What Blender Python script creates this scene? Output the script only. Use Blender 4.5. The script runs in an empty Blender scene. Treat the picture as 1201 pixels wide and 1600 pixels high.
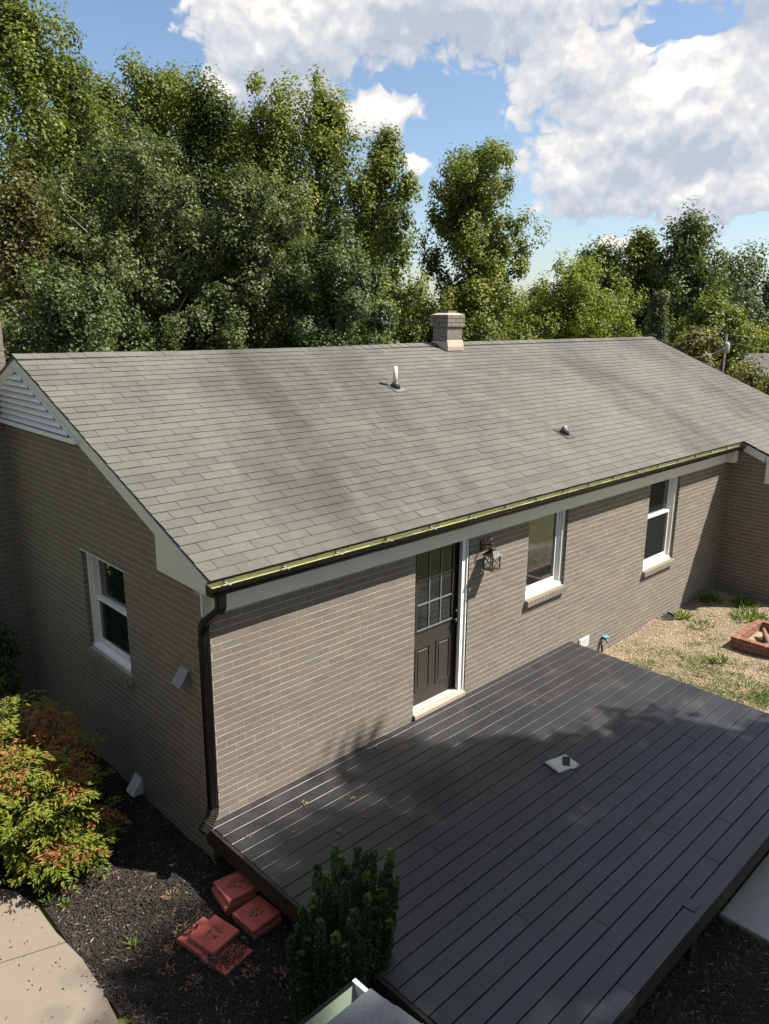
import bpy, math, random
import numpy as np
from mathutils import Vector, Matrix

rng = np.random.default_rng(7)
random.seed(7)
scene = bpy.context.scene
R = math.radians

# ---------------------------------------------------------------- camera
F_PX, CX, CY, CZ = 1189.5, -3.051, -5.342, 4.454
YAW, PITCH, ROLL = 0.7703, -0.2536, 0.0086
CAM = np.array([CX, CY, CZ])
_fwd = np.array([math.sin(YAW)*math.cos(PITCH), math.cos(YAW)*math.cos(PITCH), math.sin(PITCH)])
_r0 = np.array([math.cos(YAW), -math.sin(YAW), 0.0]); _u0 = np.cross(_r0, _fwd)
_right = math.cos(ROLL)*_r0 + math.sin(ROLL)*_u0
_up = -math.sin(ROLL)*_r0 + math.cos(ROLL)*_u0
cam_d = bpy.data.cameras.new('camera'); cam = bpy.data.objects.new('camera', cam_d)
scene.collection.objects.link(cam); scene.camera = cam
cam.matrix_world = Matrix(((_right[0], _up[0], -_fwd[0], CX), (_right[1], _up[1], -_fwd[1], CY),
                           (_right[2], _up[2], -_fwd[2], CZ), (0, 0, 0, 1)))
cam_d.sensor_fit = 'VERTICAL'; cam_d.sensor_height = 36.0; cam_d.lens = F_PX/1600*36.0
cam_d.clip_start = 0.05; cam_d.clip_end = 3000

def pix_dir(x, y):
    d = _fwd + _right*((x-600.5)/F_PX) + _up*((800-y)/F_PX)
    return d
def at(x, y, D):
    """the point in the direction of photo pixel x,y at horizontal distance D"""
    d = pix_dir(x, y); h = math.hypot(d[0], d[1]); return CAM + d*(D/h)
def project(P):
    P = np.atleast_2d(P) - CAM
    z = P@_fwd
    return 600.5+F_PX*(P@_right)/z, 800-F_PX*(P@_up)/z, z

# ---------------------------------------------------------------- sun, sky, exposure
SUN = Vector((1.0, -1.0, 1.76)).normalized()
sun_d = bpy.data.lights.new('sun', 'SUN'); sun = bpy.data.objects.new('sun', sun_d)
scene.collection.objects.link(sun)
sun_d.energy = 5.0; sun_d.angle = R(0.53); sun_d.color = (1.0, 0.92, 0.81)
sun.rotation_euler = (-SUN).to_track_quat('-Z', 'Y').to_euler()
sun.location = (12, -12, 20)
scene.view_settings.view_transform = 'Standard'; scene.view_settings.look = 'None'
scene.view_settings.exposure = 1.4; scene.view_settings.gamma = 1.0
scene.view_settings.use_curve_mapping = False
scene.render.engine = 'CYCLES'
scene.cycles.max_bounces = 5; scene.cycles.diffuse_bounces = 3; scene.cycles.transparent_max_bounces = 8
scene.render.resolution_x = 768; scene.render.resolution_y = 1024

world = bpy.data.worlds.new('World'); scene.world = world; world.use_nodes = True
wn = world.node_tree; wn.nodes.clear()

class NB:
    """tiny node-building helper"""
    def __init__(s, tree): s.t = tree; s.n = tree.nodes; s.l = tree.links
    def new(s, typ, **kw):
        nd = s.n.new(typ)
        for k, v in kw.items(): setattr(nd, k, v)
        return nd
    def put(s, sock, v):
        if isinstance(v, bpy.types.NodeSocket): s.l.new(v, sock)
        elif v is not None: sock.default_value = v
    def math(s, op, a, b=None, c=None, clamp=False):
        nd = s.new('ShaderNodeMath', operation=op, use_clamp=clamp)
        s.put(nd.inputs[0], a); s.put(nd.inputs[1], b) if b is not None else None
        s.put(nd.inputs[2], c) if c is not None else None
        return nd.outputs[0]
    def vmath(s, op, a, b=None, scale=None):
        nd = s.new('ShaderNodeVectorMath', operation=op)
        s.put(nd.inputs[0], a)
        if b is not None: s.put(nd.inputs[1], b)
        if scale is not None: s.put(nd.inputs[3], scale)
        return nd.outputs[1] if op in ('DOT_PRODUCT', 'LENGTH', 'DISTANCE') else nd.outputs[0]
    def noise(s, vec, scale, detail=4, rough=0.5, dist=0.0, lac=2.0, dim='3D'):
        nd = s.new('ShaderNodeTexNoise', noise_dimensions=dim); s.put(nd.inputs['Vector'], vec)
        nd.inputs['Scale'].default_value = scale; nd.inputs['Detail'].default_value = detail
        nd.inputs['Roughness'].default_value = rough; nd.inputs['Distortion'].default_value = dist
        nd.inputs['Lacunarity'].default_value = lac
        return nd.outputs[0]
    def voro(s, vec, scale, feature='F1', out='Distance', smooth=None, dim='3D'):
        nd = s.new('ShaderNodeTexVoronoi', feature=feature, voronoi_dimensions=dim); s.put(nd.inputs['Vector'], vec)
        nd.inputs['Scale'].default_value = scale
        if smooth is not None: nd.inputs['Smoothness'].default_value = smooth
        return nd.outputs[out]
    def ramp(s, fac, stops, interp='LINEAR'):
        nd = s.new('ShaderNodeValToRGB'); s.put(nd.inputs[0], fac); cr = nd.color_ramp; cr.interpolation = interp
        while len(cr.elements) < len(stops): cr.elements.new(0.5)
        for e, (p, c) in zip(cr.elements, stops):
            e.position = p; e.color = (c[0], c[1], c[2], 1) if hasattr(c, '__len__') else (c, c, c, 1)
        return nd.outputs[0]
    def mix(s, fac, a, b, typ='MIX'):
        nd = s.new('ShaderNodeMix', data_type='RGBA', blend_type=typ)
        s.put(nd.inputs[0], fac)
        for i, v in ((6, a), (7, b)):
            if not isinstance(v, bpy.types.NodeSocket) and len(v) == 3: v = (*v, 1)
            s.put(nd.inputs[i], v)
        return nd.outputs[2]
    def mapr(s, v, a, b, c=0.0, d=1.0, smooth=False):
        nd = s.new('ShaderNodeMapRange', interpolation_type='SMOOTHSTEP' if smooth else 'LINEAR')
        s.put(nd.inputs[0], v)
        for i, k in enumerate((a, b, c, d)): s.put(nd.inputs[i+1], k)
        return nd.outputs[0]
    def combine(s, x, y, z):
        nd = s.new('ShaderNodeCombineXYZ')
        for i, v in enumerate((x, y, z)): s.put(nd.inputs[i], v)
        return nd.outputs[0]
    def sep(s, v):
        nd = s.new('ShaderNodeSeparateXYZ'); s.put(nd.inputs[0], v); return nd.outputs

# cloud field in azimuth / elevation (degrees); the same function is sampled twice for its light side
CLOUDS = [(37.5, 17.6, 8.5, 5.6), (48.0, 20.4, 15.0, 4.4), (63.5, 12.2, 11.0, 6.2), (57.3, 9.3, 3.8, 3.0),
          (65.0, 7.9, 7.2, 2.1), (43.6, 13.2, 3.4, 1.7), (46.4, 10.3, 1.6, .9), (33.0, 14.0, 2.4, 1.3),
          (57.0, 15.6, 6.5, 2.6), (66.0, 20.0, 8.0, 2.6), (57.5, 2.4, 2.0, .45), (51.5, 1.6, 2.2, .35), (60.5, 4.9, 2.2, .5)]
HOLES = [(62.3, 17.0, 3.4, .55), (48.6, 11.6, 3.8, 2.6), (49.2, 14.9, 1.6, .5), (26.0, 15.5, 6.0, 5.0)]
cg = bpy.data.node_groups.new('cloud_density', 'ShaderNodeTree')
cg.interface.new_socket('AzEl', in_out='INPUT', socket_type='NodeSocketVector')
cg.interface.new_socket('Density', in_out='OUTPUT', socket_type='NodeSocketFloat')
b = NB(cg); gi = b.new('NodeGroupInput'); go = b.new('NodeGroupOutput')
ae = gi.outputs[0]
warpn = b.new('ShaderNodeTexNoise', noise_dimensions='2D'); b.put(warpn.inputs['Vector'], ae); warpn.inputs['Scale'].default_value = 0.5; warpn.inputs['Detail'].default_value = 2.5
wv = b.vmath('SCALE', b.vmath('SUBTRACT', warpn.outputs['Color'], (.5, .5, .5)), scale=1.5)
p2 = b.vmath('ADD', ae, b.vmath('MULTIPLY', wv, (1.0, .8, 0)))
def ell(c):
    d = b.vmath('SUBTRACT', p2, (c[0], c[1], 0))
    d = b.vmath('MULTIPLY', d, (1/c[2], 1/c[3], 0))
    return b.math('SUBTRACT', 1.0, b.vmath('LENGTH', d))
m = None
for c in CLOUDS:
    e = ell(c)
    if m is None: m = e
    else:
        nd = b.new('ShaderNodeMath', operation='SMOOTH_MAX'); b.put(nd.inputs[0], m); b.put(nd.inputs[1], e); nd.inputs[2].default_value = 0.25; m = nd.outputs[0]
for c in HOLES:
    h = b.math('MAXIMUM', ell(c), 0.0)
    m = b.math('SUBTRACT', m, b.math('MULTIPLY', h, 1.1))
# elsewhere in the sky: the same broken cumulus, from noise alone
far = b.math('SUBTRACT', b.vmath('LENGTH', b.vmath('MULTIPLY', b.vmath('SUBTRACT', ae, (44, 8, 0)), (1/30., 1/17., 0))), 1.0)
far = b.mapr(far, 0.0, 0.35)
gl = b.math('MULTIPLY', b.math('SUBTRACT', b.noise(b.vmath('MULTIPLY', ae, (1, 1.7, 1)), 0.05, 3, .5, dim='2D'), 0.5), 3.0)
gl = b.math('MULTIPLY', b.math('ADD', gl, 0.6), far)
m = b.math('MAXIMUM', m, b.math('SUBTRACT', gl, 0.6))
sq = b.vmath('MULTIPLY', p2, (1.0, 1.15, 1.0))
bil = b.math('SUBTRACT', 0.45, b.voro(sq, 0.34, 'SMOOTH_F1', smooth=.25, dim='2D'))
bil2 = b.math('SUBTRACT', 0.45, b.voro(b.vmath('ADD', sq, b.vmath('SCALE', wv, scale=.3)), .85, 'SMOOTH_F1', smooth=.2, dim='2D'))
bil3 = b.math('SUBTRACT', 0.45, b.voro(b.vmath('ADD', sq, b.vmath('SCALE', wv, scale=.5)), 2.1, 'F1', dim='2D'))
fb = b.math('SUBTRACT', b.noise(ae, 0.9, 5, 0.6, dim='2D'), 0.5)
dd = b.math('ADD', m, b.math('MULTIPLY', bil, 0.55))
dd = b.math('ADD', dd, b.math('MULTIPLY', bil2, 0.34))
dd = b.math('ADD', dd, b.math('MULTIPLY', bil3, 0.13))
dd = b.math('ADD', dd, b.math('MULTIPLY', fb, 0.15))
b.put(go.inputs[0], dd)

w = NB(wn)
tc = w.new('ShaderNodeTexCoord'); dirv = w.vmath('NORMALIZE', tc.outputs['Generated'])
sx, sy, sz = w.sep(dirv)
az = w.math('MULTIPLY', w.math('ARCTAN2', sx, sy), 57.2958); el = w.math('MULTIPLY', w.math('ARCSINE', sz), 57.2958)
aev = w.combine(az, el, 0.0)
def dens(v):
    g = w.new('ShaderNodeGroup'); g.node_tree = cg; w.put(g.inputs[0], v); return g.outputs[0]
d0 = dens(aev); d1 = dens(w.vmath('ADD', aev, (-.12, .75, 0))); d2 = dens(w.vmath('ADD', aev, (-.2, 2.7, 0)))
alpha = w.mapr(d0, 0.0, 0.24, 0, 1, True)
lit = w.math('ADD', w.math('MULTIPLY', w.math('SUBTRACT', d0, d1), 1.25), w.math('MULTIPLY', w.math('SUBTRACT', d0, d2), .7))
lit = w.math('SUBTRACT', lit, w.math('MULTIPLY', w.math('MAXIMUM', d2, 0.0), .5))
lit = w.math('SUBTRACT', lit, w.math('MULTIPLY', w.math('MAXIMUM', d0, 0.0), 0.12))
lit = w.mapr(lit, -1.0, 0.7, 0, 1, False)
ccol = w.ramp(lit, [(0.0, (.53, .58, .67)), (.3, (.67, .70, .76)), (.55, (.80, .80, .82)), (.78, (.98, .94, .91)), (1.0, (1.15, 1.08, 1.02))])
sky = w.new('ShaderNodeTexSky', sky_type='NISHITA'); sky.sun_disc = False
sky.sun_elevation = math.asin(SUN.z); sky.sun_rotation = R(135)
sky.air_density = 1.0; sky.dust_density = 1.0; sky.ozone_density = 2.2
bg1 = w.new('ShaderNodeBackground'); w.put(bg1.inputs[0], sky.outputs[0]); bg1.inputs[1].default_value = 0.063
bg2 = w.new('ShaderNodeBackground'); w.put(bg2.inputs[0], ccol); bg2.inputs[1].default_value = 0.385
mixs = w.new('ShaderNodeMixShader'); wout = w.new('ShaderNodeOutputWorld')
w.put(mixs.inputs[0], w.math('MULTIPLY', alpha, 0.96)); w.l.new(bg1.outputs[0], mixs.inputs[1]); w.l.new(bg2.outputs[0], mixs.inputs[2])
w.l.new(mixs.outputs[0], wout.inputs[0])
world.cycles.sampling_method = 'MANUAL'; world.cycles.sample_map_resolution = 512

# ---------------------------------------------------------------- mesh helpers
COL = scene.collection
def mesh_np(name, V, Fc, tint=None, smooth=False):
    """V (n,3); Fc (m,k) uniform faces"""
    V = np.asarray(V, np.float32); Fc = np.asarray(Fc, np.int32)
    me = bpy.data.meshes.new(name)
    me.vertices.add(len(V)); me.vertices.foreach_set('co', V.ravel())
    k = Fc.shape[1]
    me.loops.add(Fc.size); me.loops.foreach_set('vertex_index', Fc.ravel())
    me.polygons.add(len(Fc)); me.polygons.foreach_set('loop_start', np.arange(0, Fc.size, k, dtype=np.int32))
    me.polygons.foreach_set('use_smooth', np.full(len(Fc), smooth))
    if tint is not None:
        a = me.attributes.new('tint', 'FLOAT', 'POINT'); a.data.foreach_set('value', np.asarray(tint, np.float32))
    me.update(calc_edges=True)
    return me
def world_loc(o):
    p = np.zeros(3)
    while o is not None: p += np.array(o.location); o = o.parent
    return p
def link(name, me, mat=None, parent=None, loc=None, rot=None):
    o = bpy.data.objects.new(name, me); COL.objects.link(o)
    if mat is not None and me is not None and not me.materials: me.materials.append(mat)
    if parent is not None: o.parent = parent
    if loc is not None: o.location = loc
    if rot is not None: o.rotation_euler = rot
    return o
def tag(o, label=None, cat=None, group=None, kind=None):
    if label: o['label'] = label
    if cat: o['category'] = cat
    if group: o['group'] = group
    if kind: o['kind'] = kind
    return o
def thing(name, label, cat, loc=(0, 0, 0), rotz=0, group=None):
    o = bpy.data.objects.new(name, None); COL.objects.link(o); o.empty_display_size = .1
    o.location = loc; o.rotation_euler = (0, 0, rotz)
    return tag(o, label, cat, group)
def copy_tree(o, parent=None):
    c = o.copy(); COL.objects.link(c)
    if parent is not None: c.parent = parent
    for ch in list(o.children): copy_tree(ch, c)
    return c

class MB:
    """collects boxes, prisms and tubes in WORLD coordinates; build() links them as one mesh under a parent"""
    def __init__(s): s.v = []; s.f = []
    def add(s, V, Fc):
        n = len(s.v); s.v += [tuple(map(float, p)) for p in V]; s.f += [tuple(i+n for i in q) for q in Fc]; return s
    def box(s, x0, x1, y0, y1, z0, z1, rot=None, about=None):
        V = [(x, y, z) for x in (x0, x1) for y in (y0, y1) for z in (z0, z1)]
        if rot is not None:
            c = Vector(about if about is not None else ((x0+x1)/2, (y0+y1)/2, (z0+z1)/2))
            V = [tuple(rot@(Vector(p)-c)+c) for p in V]
        return s.add(V, [(0, 1, 3, 2), (4, 6, 7, 5), (0, 4, 5, 1), (2, 3, 7, 6), (0, 2, 6, 4), (1, 5, 7, 3)])
    def bevbox(s, x0, x1, y0, y1, z0, z1, e=.004):
        """box with a small chamfer round the top and bottom edges"""
        V = []; 
        for z, d in ((z0, e), (z0+e, 0), (z1-e, 0), (z1, e)):
            V += [(x0+d, y0+d, z), (x1-d, y0+d, z), (x1-d, y1-d, z), (x0+d, y1-d, z)]
        Fc = [(3, 2, 1, 0), (12, 13, 14, 15)]
        for k in range(3):
            for i in range(4):
                j = (i+1) % 4; Fc.append((k*4+i, k*4+j, k*4+4+j, k*4+4+i))
        return s.add(V, Fc)
    def prism(s, poly, axis, a0, a1):
        """poly: 2-D points; extruded along axis 0/1/2 from a0 to a1"""
        n = len(poly); V = []
        for a in (a0, a1):
            for p, q in poly:
                V.append({0: (a, p, q), 1: (p, a, q), 2: (p, q, a)}[axis])
        Fc = [tuple(range(n-1, -1, -1)), tuple(range(n, 2*n))]
        for i in range(n): j = (i+1) % n; Fc.append((i, j, n+j, n+i))
        return s.add(V, Fc)
    def bar(s, a, b, w, h=None, up=(0, 0, 1)):
        a = Vector(a); b_ = Vector(b); d = (b_-a).normalized(); u = Vector(up)
        if abs(d.dot(u)) > .98: u = Vector((1, 0, 0))
        x = d.cross(u).normalized(); y = x.cross(d); h = h or w
        V = [p+x*(sx*w/2)+y*(sy*h/2) for p in (a, b_) for sx, sy in ((-1, -1), (1, -1), (1, 1), (-1, 1))]
        return s.add(V, [(3, 2, 1, 0), (4, 5, 6, 7)]+[(i, (i+1) % 4, 4+(i+1) % 4, 4+i) for i in range(4)])
    def tube(s, pts, rad, n=8, cap=True):
        pts = [Vector(p) for p in pts]; rad = rad if hasattr(rad, '__len__') else [rad]*len(pts)
        V = []; up = Vector((0, 0, 1)); x = None
        for i, p in enumerate(pts):
            d = (pts[min(i+1, len(pts)-1)]-pts[max(i-1, 0)]).normalized()
            if x is None:
                x = d.cross(up if abs(d.dot(up)) < .95 else Vector((1, 0, 0))).normalized()
            else: x = (x-d*x.dot(d)).normalized()
            y = d.cross(x)
            V += [p+(x*math.cos(2*math.pi*k/n)+y*math.sin(2*math.pi*k/n))*rad[i] for k in range(n)]
        Fc = []
        for i in range(len(pts)-1):
            for k in range(n): j = (k+1) % n; Fc.append((i*n+k, i*n+j, (i+1)*n+j, (i+1)*n+k))
        if cap: Fc += [tuple(range(n-1, -1, -1)), tuple(range((len(pts)-1)*n, len(pts)*n))]
        return s.add(V, Fc)
    def lathe(s, c, prof, n=16):
        V = []; Fc = []
        for r, z in prof: V += [(c[0]+r*math.cos(2*math.pi*k/n), c[1]+r*math.sin(2*math.pi*k/n), c[2]+z) for k in range(n)]
        for i in range(len(prof)-1):
            for k in range(n): j = (k+1) % n; Fc.append((i*n+k, i*n+j, (i+1)*n+j, (i+1)*n+k))
        Fc += [tuple(range(n-1, -1, -1)), tuple(range((len(prof)-1)*n, len(prof)*n))]
        return s.add(V, Fc)
    def build(s, name, mat, parent=None, smooth=False, local=False):
        me = bpy.data.meshes.new(name)
        off = np.zeros(3) if (parent is None or local) else world_loc(parent)
        me.from_pydata([(p[0]-off[0], p[1]-off[1], p[2]-off[2]) for p in s.v], [], s.f)
        if smooth: me.polygons.foreach_set('use_smooth', [True]*len(me.polygons))
        me.materials.append(mat)
        return link(name, me, None, parent)

# ---------------------------------------------------------------- materials
MATS = {}
def newmat(name):
    m = bpy.data.materials.new(name); m.use_nodes = True; t = m.node_tree; t.nodes.clear()
    b = NB(t); out = b.new('ShaderNodeOutputMaterial'); p = b.new('ShaderNodeBsdfPrincipled')
    t.links.new(p.outputs[0], out.inputs[0]); MATS[name] = m
    return m, b, p, out
def pos(b): return b.new('ShaderNodeNewGeometry').outputs['Position']
def tintval(b):
    a = b.new('ShaderNodeAttribute', attribute_name='tint'); o = b.new('ShaderNodeObjectInfo')
    return b.math('FRACT', b.math('ADD', a.outputs['Fac'], o.outputs['Random']))
def bump(b, p, h, strength=.3, dist=.01):
    n = b.new('ShaderNodeBump'); b.put(n.inputs['Height'], h); n.inputs['Strength'].default_value = strength
    n.inputs['Distance'].default_value = dist; b.put(p.inputs['Normal'], n.outputs[0])
def scaled(c, k): return tuple(min(1, x*k) for x in c)
def simple(name, col, rough=.6, var=.12, scale=6, spec=.5, bmp=0, bscale=60, metal=0, stretch=(1, 1, 1)):
    m, b, p, o = newmat(name); P = b.vmath('MULTIPLY', pos(b), stretch)
    n = b.noise(P, scale, 5, .6)
    c = b.mix(n, scaled(col, 1-var*2), scaled(col, 1+var*2))
    b.put(p.inputs['Base Color'], c); b.put(p.inputs['Roughness'], b.mapr(n, .2, .8, rough-.06, rough+.08))
    p.inputs['Specular IOR Level'].default_value = spec; p.inputs['Metallic'].default_value = metal
    if bmp: bump(b, p, b.noise(P, bscale, 3, .6), bmp, .004)
    return m
M = {}
# painted brick
def brickmat(name, cols, mossy=True):
    m, b, p, o = newmat(name); P = pos(b); t = tintval(b)
    c = b.ramp(t, [(0, cols[0]), (.45, cols[1]), (.85, cols[2]), (.93, cols[3]), (1, cols[4])])
    wear = b.noise(P, 9, 6, .65); c = b.mix(b.mapr(wear, .35, .75), c, b.mix(.5, c, cols[5]))
    big = b.noise(P, .8, 3, .5); c = b.mix(b.mapr(big, .3, .7, 0, .35), c, b.mix(1, c, (.78, .76, .74), 'MULTIPLY'))
    b.put(p.inputs['Base Color'], c); p.inputs['Roughness'].default_value = .78
    st = b.noise(b.vmath('MULTIPLY', P, (1, 1, .12)), 190, 2, .6)
    gr = b.noise(P, 130, 3, .7)
    bump(b, p, b.math('ADD', st, b.math('MULTIPLY', gr, .7)), .55, .0035)
    return m
M['brick'] = brickmat('painted_brick', [(.150, .134, .116), (.172, .153, .132), (.192, .170, .145), (.15, .15, .146), (.20, .155, .125), (.21, .19, .165)])
M['firebrick'] = brickmat('red_brick', [(.25, .085, .05), (.33, .11, .065), (.28, .10, .06), (.22, .09, .06), (.36, .16, .10), (.36, .2, .14)])
M['mortar'] = simple('mortar', (.37, .318, .258), .9, .12, 14, .3, .5, 160)
# shingles
m, b, p, o = newmat('asphalt_shingle'); P = pos(b); t = tintval(b)
c = b.ramp(t, [(0, (.120, .117, .108)), (.3, (.132, .128, .117)), (.7, (.140, .136, .124)), (1, (.153, .147, .132))])
st = b.noise(b.vmath('MULTIPLY', b.vmath('ADD', P, b.vmath('SCALE', b.combine(b.sep(P)[1], 0.0, 0.0), scale=-.28)), (.95, .11, .11)), 1.0, 4, .6)
c = b.mix(b.mapr(st, .47, .64, 0, .72), c, (.060, .057, .054))
blt = b.noise(P, .55, 4, .6); c = b.mix(b.mapr(blt, .42, .68, 0, .6), c, (.185, .187, .165))
bl2 = b.noise(P, 2.4, 4, .6); c = b.mix(b.mapr(bl2, .45, .75, 0, .4), c, (.085, .078, .07))
gr = b.noise(P, 210, 2, .8); c = b.mix(b.mapr(gr, .3, .7, .0, .55), c, b.mix(1, c, (1.55, 1.5, 1.42), 'MULTIPLY'))
gv = b.voro(P, 330); c = b.mix(b.mapr(gv, .0, .45, .45, 0), c, (.06, .055, .05))
b.put(p.inputs['Base Color'], c); p.inputs['Roughness'].default_value = .93; p.inputs['Specular IOR Level'].default_value = .25
bump(b, p, gr, .7, .004); M['shingle'] = m
M['underlay'] = simple('roof_underlay', (.03, .028, .026), .95, .1)
m, b, p, o = newmat('dark_shingle'); P = pos(b)
gr = b.noise(P, 300, 2, .8); v = b.voro(P, 420, out='Color')
c = b.mix(gr, (.07, .075, .085), (.24, .26, .28)); c = b.mix(.5, c, b.mix(1, v, (.22, .23, .25), 'MULTIPLY'))
b.put(p.inputs['Base Color'], c); p.inputs['Roughness'].default_value = .9; bump(b, p, gr, .8, .004); M['shingle_near'] = m
# paint and trim
M['trim'] = simple('trim_paint', (.66, .67, .64), .5, .05, 3, .4, .12, 40)
M['vinyl'] = simple('white_vinyl', (.78, .78, .77), .35, .025, 5, .5)
M['louver'] = simple('louver_white', (.74, .74, .76), .45, .05, 7)
M['gutter'] = simple('dark_gutter_paint', (.005, .0045, .0042), .36, .2, 9, .18)
m, b, p, o = newmat('gutter_inside'); P = pos(b)
n = b.noise(P, 5, 5, .6); c = b.mix(n, (.52, .56, .26), (.66, .68, .38)); n2 = b.noise(b.vmath('MULTIPLY', P, (1, 3, 3)), 9, 4, .7)
c = b.mix(b.mapr(n2, .56, .72), c, (.10, .11, .05)); b.put(p.inputs['Base Color'], c); p.inputs['Roughness'].default_value = .55; M['gutter_in'] = m
M['gutter_in2'] = simple('gutter_inside_pale', (.22, .29, .215), .4, .1, 5)
M['door'] = simple('door_paint', (.036, .029, .025), .38, .15, 8, .5, .08, 60)
M['dark'] = simple('black_metal', (.012, .011, .011), .4, .2, 20)
M['bronze'] = simple('dark_bronze', (.035, .028, .024), .35, .25, 40)
M['muntin'] = simple('door_muntin', (.17, .19, .19), .4, .06, 9)
M['threshold'] = simple('threshold_metal', (.62, .52, .42), .5, .12, 14)
M['steel'] = simple('galvanised', (.20, .205, .215), .4, .12, 12, .5, 0, 60, .6)
M['copper'] = simple('flashing', (.60, .50, .42), .45, .12, 6, .5, 0, 60, .25)
M['pvc'] = simple('white_pvc', (.52, .51, .48), .5, .08, 14)
M['ventgrey'] = simple('grey_plastic', (.28, .27, .27), .5, .1, 10)
M['ventwhite'] = simple('white_plastic', (.60, .61, .62), .5, .08, 10)
M['rubber'] = simple('black_rubber', (.03, .03, .033), .55, .2, 10)
M['blue'] = simple('blue_plastic', (.05, .25, .45), .5, .1, 10)
M['phone'] = simple('dark_glass', (.012, .011, .011), .2, .1, 10)
M['board'] = simple('white_board', (.62, .65, .60), .5, .05, 10)
M['wire'] = simple('wire', (.05, .05, .05), .6)
M['pole'] = simple('pole_wood', (.035, .028, .024), .8, .2, 8)
M['ceramic'] = simple('transformer_grey', (.25, .255, .26), .5)
M['bark'] = simple('bark', (.17, .145, .12), .9, .3, 7, .3, .9, 30, 0, (1, 1, .25))
M['log'] = simple('log', (.16, .09, .055), .85, .35, 9, .3, .6, 40)
m, b, p, o = newmat('window_glass')
p.inputs['Base Color'].default_value = (.012, .016, .016, 1); p.inputs['Roughness'].default_value = .02
p.inputs['IOR'].default_value = 1.9; p.inputs['Specular IOR Level'].default_value = .7
bump(b, p, b.noise(pos(b), 1.6, 1, .4), .02, .02); M['glass'] = m
m, b, p, o = newmat('door_glass')
p.inputs['Base Color'].default_value = (.010, .012, .012, 1); p.inputs['Roughness'].default_value = .03; p.inputs['IOR'].default_value = 1.42; M['doorglass'] = m
m, b, p, o = newmat('screen_glass')
p.inputs['Base Color'].default_value = (.012, .013, .015, 1); p.inputs['Roughness'].default_value = .12; M['screen'] = m
# deck paint
m, b, p, o = newmat('deck_paint'); P = pos(b); t = tintval(b)
c = b.ramp(t, [(0, (.009, .0115, .017)), (.4, (.014, .0175, .024)), (.75, (.018, .0215, .028)), (1, (.026, .0285, .034))])
g = b.noise(b.vmath('MULTIPLY', P, (.35, 7, 7)), 12, 5, .65)
c = b.mix(b.mapr(g, .3, .75, 0, .5), c, (.036, .036, .038))
wr = b.noise(P, 2.2, 6, .68); c = b.mix(b.mapr(wr, .52, .76, 0, .42), c, (.075, .063, .052))
sp = b.noise(P, 34, 4, .7); c = b.mix(b.mapr(sp, .64, .75, 0, .6), c, (.13, .105, .085))
sc = b.noise(b.vmath('MULTIPLY', P, (1.2, 3.5, 1)), 5.5, 6, .75); c = b.mix(b.mapr(sc, .60, .70, 0, .5), c, (.085, .08, .075))
b.put(p.inputs['Base Color'], c); b.put(p.inputs['Roughness'], b.mapr(wr, .3, .7, .34, .52)); p.inputs['Specular IOR Level'].default_value = .62
bump(b, p, b.math('ADD', g, b.math('MULTIPLY', b.noise(P, 90, 3, .6), .4)), .3, .004); M['deck'] = m
M['skirt'] = simple('deck_skirt', (.016, .011, .009), .6, .25, 6, .4, .3, 50)
# ground
m, b, p, o = newmat('mulch_ground'); P = pos(b); n = b.noise(P, 40, 5, .7)
b.put(p.inputs['Base Color'], b.ramp(n, [(.3, (.006, .005, .005)), (.6, (.02, .016, .013)), (.8, (.06, .045, .032))])); p.inputs['Roughness'].default_value = .95
bump(b, p, n, 1, .03); M['mulch'] = m
m, b, p, o = newmat('mulch_chip'); t = tintval(b)
b.put(p.inputs['Base Color'], b.ramp(t, [(0, (.007, .0055, .0045)), (.55, (.018, .0135, .010)), (.8, (.042, .030, .021)), (.93, (.10, .072, .047)), (1, (.25, .18, .11))])); p.inputs['Roughness'].default_value = .8
M['chip'] = m
m, b, p, o = newmat('walk_concrete'); P = pos(b)
n = b.noise(P, 3, 6, .6); g = b.noise(P, 120, 3, .7)
c = b.mix(n, (.235, .195, .155), (.32, .27, .215)); c = b.mix(b.mapr(g, .3, .7, 0, .35), c, (.20, .165, .13))
sp = b.noise(P, 30, 3, .6); c = b.mix(b.mapr(sp, .68, .76, 0, .6), c, (.18, .14, .10))
b.put(p.inputs['Base Color'], c); p.inputs['Roughness'].default_value = .85; bump(b, p, g, .4, .004); M['walk'] = m
m, b, p, o = newmat('slab_concrete'); P = pos(b)
n = b.noise(P, 2.2, 6, .65); g = b.noise(P, 110, 3, .7)
c = b.mix(n, (.30, .31, .29), (.50, .50, .46)); c = b.mix(b.mapr(g, .3, .7, 0, .3), c, (.26, .27, .26))
b.put(p.inputs['Base Color'], c); p.inputs['Roughness'].default_value = .85; bump(b, p, g, .4, .004); M['slab'] = m
m, b, p, o = newmat('red_paver'); P = pos(b); n = b.noise(P, 7, 6, .65); g = b.noise(P, 150, 2, .7); t = tintval(b)
c = b.mix(b.mapr(n, .3, .7), (.22, .06, .05), (.42, .125, .10)); c = b.mix(b.math('MULTIPLY', t, .35), c, (.34, .15, .125))
sp = b.noise(P, 26, 6, .75); c = b.mix(b.mapr(sp, .52, .72, 0, .75), c, (.10, .06, .045))
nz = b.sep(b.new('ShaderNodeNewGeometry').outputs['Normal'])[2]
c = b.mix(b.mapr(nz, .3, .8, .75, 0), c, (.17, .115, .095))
b.put(p.inputs['Base Color'], c); p.inputs['Roughness'].default_value = .85; bump(b, p, b.math('ADD', g, sp), .4, .004); M['paver'] = m
m, b, p, o = newmat('sandy_soil'); P = pos(b); n = b.noise(P, 3, 6, .65); g = b.voro(P, 45, out='Color')
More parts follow.
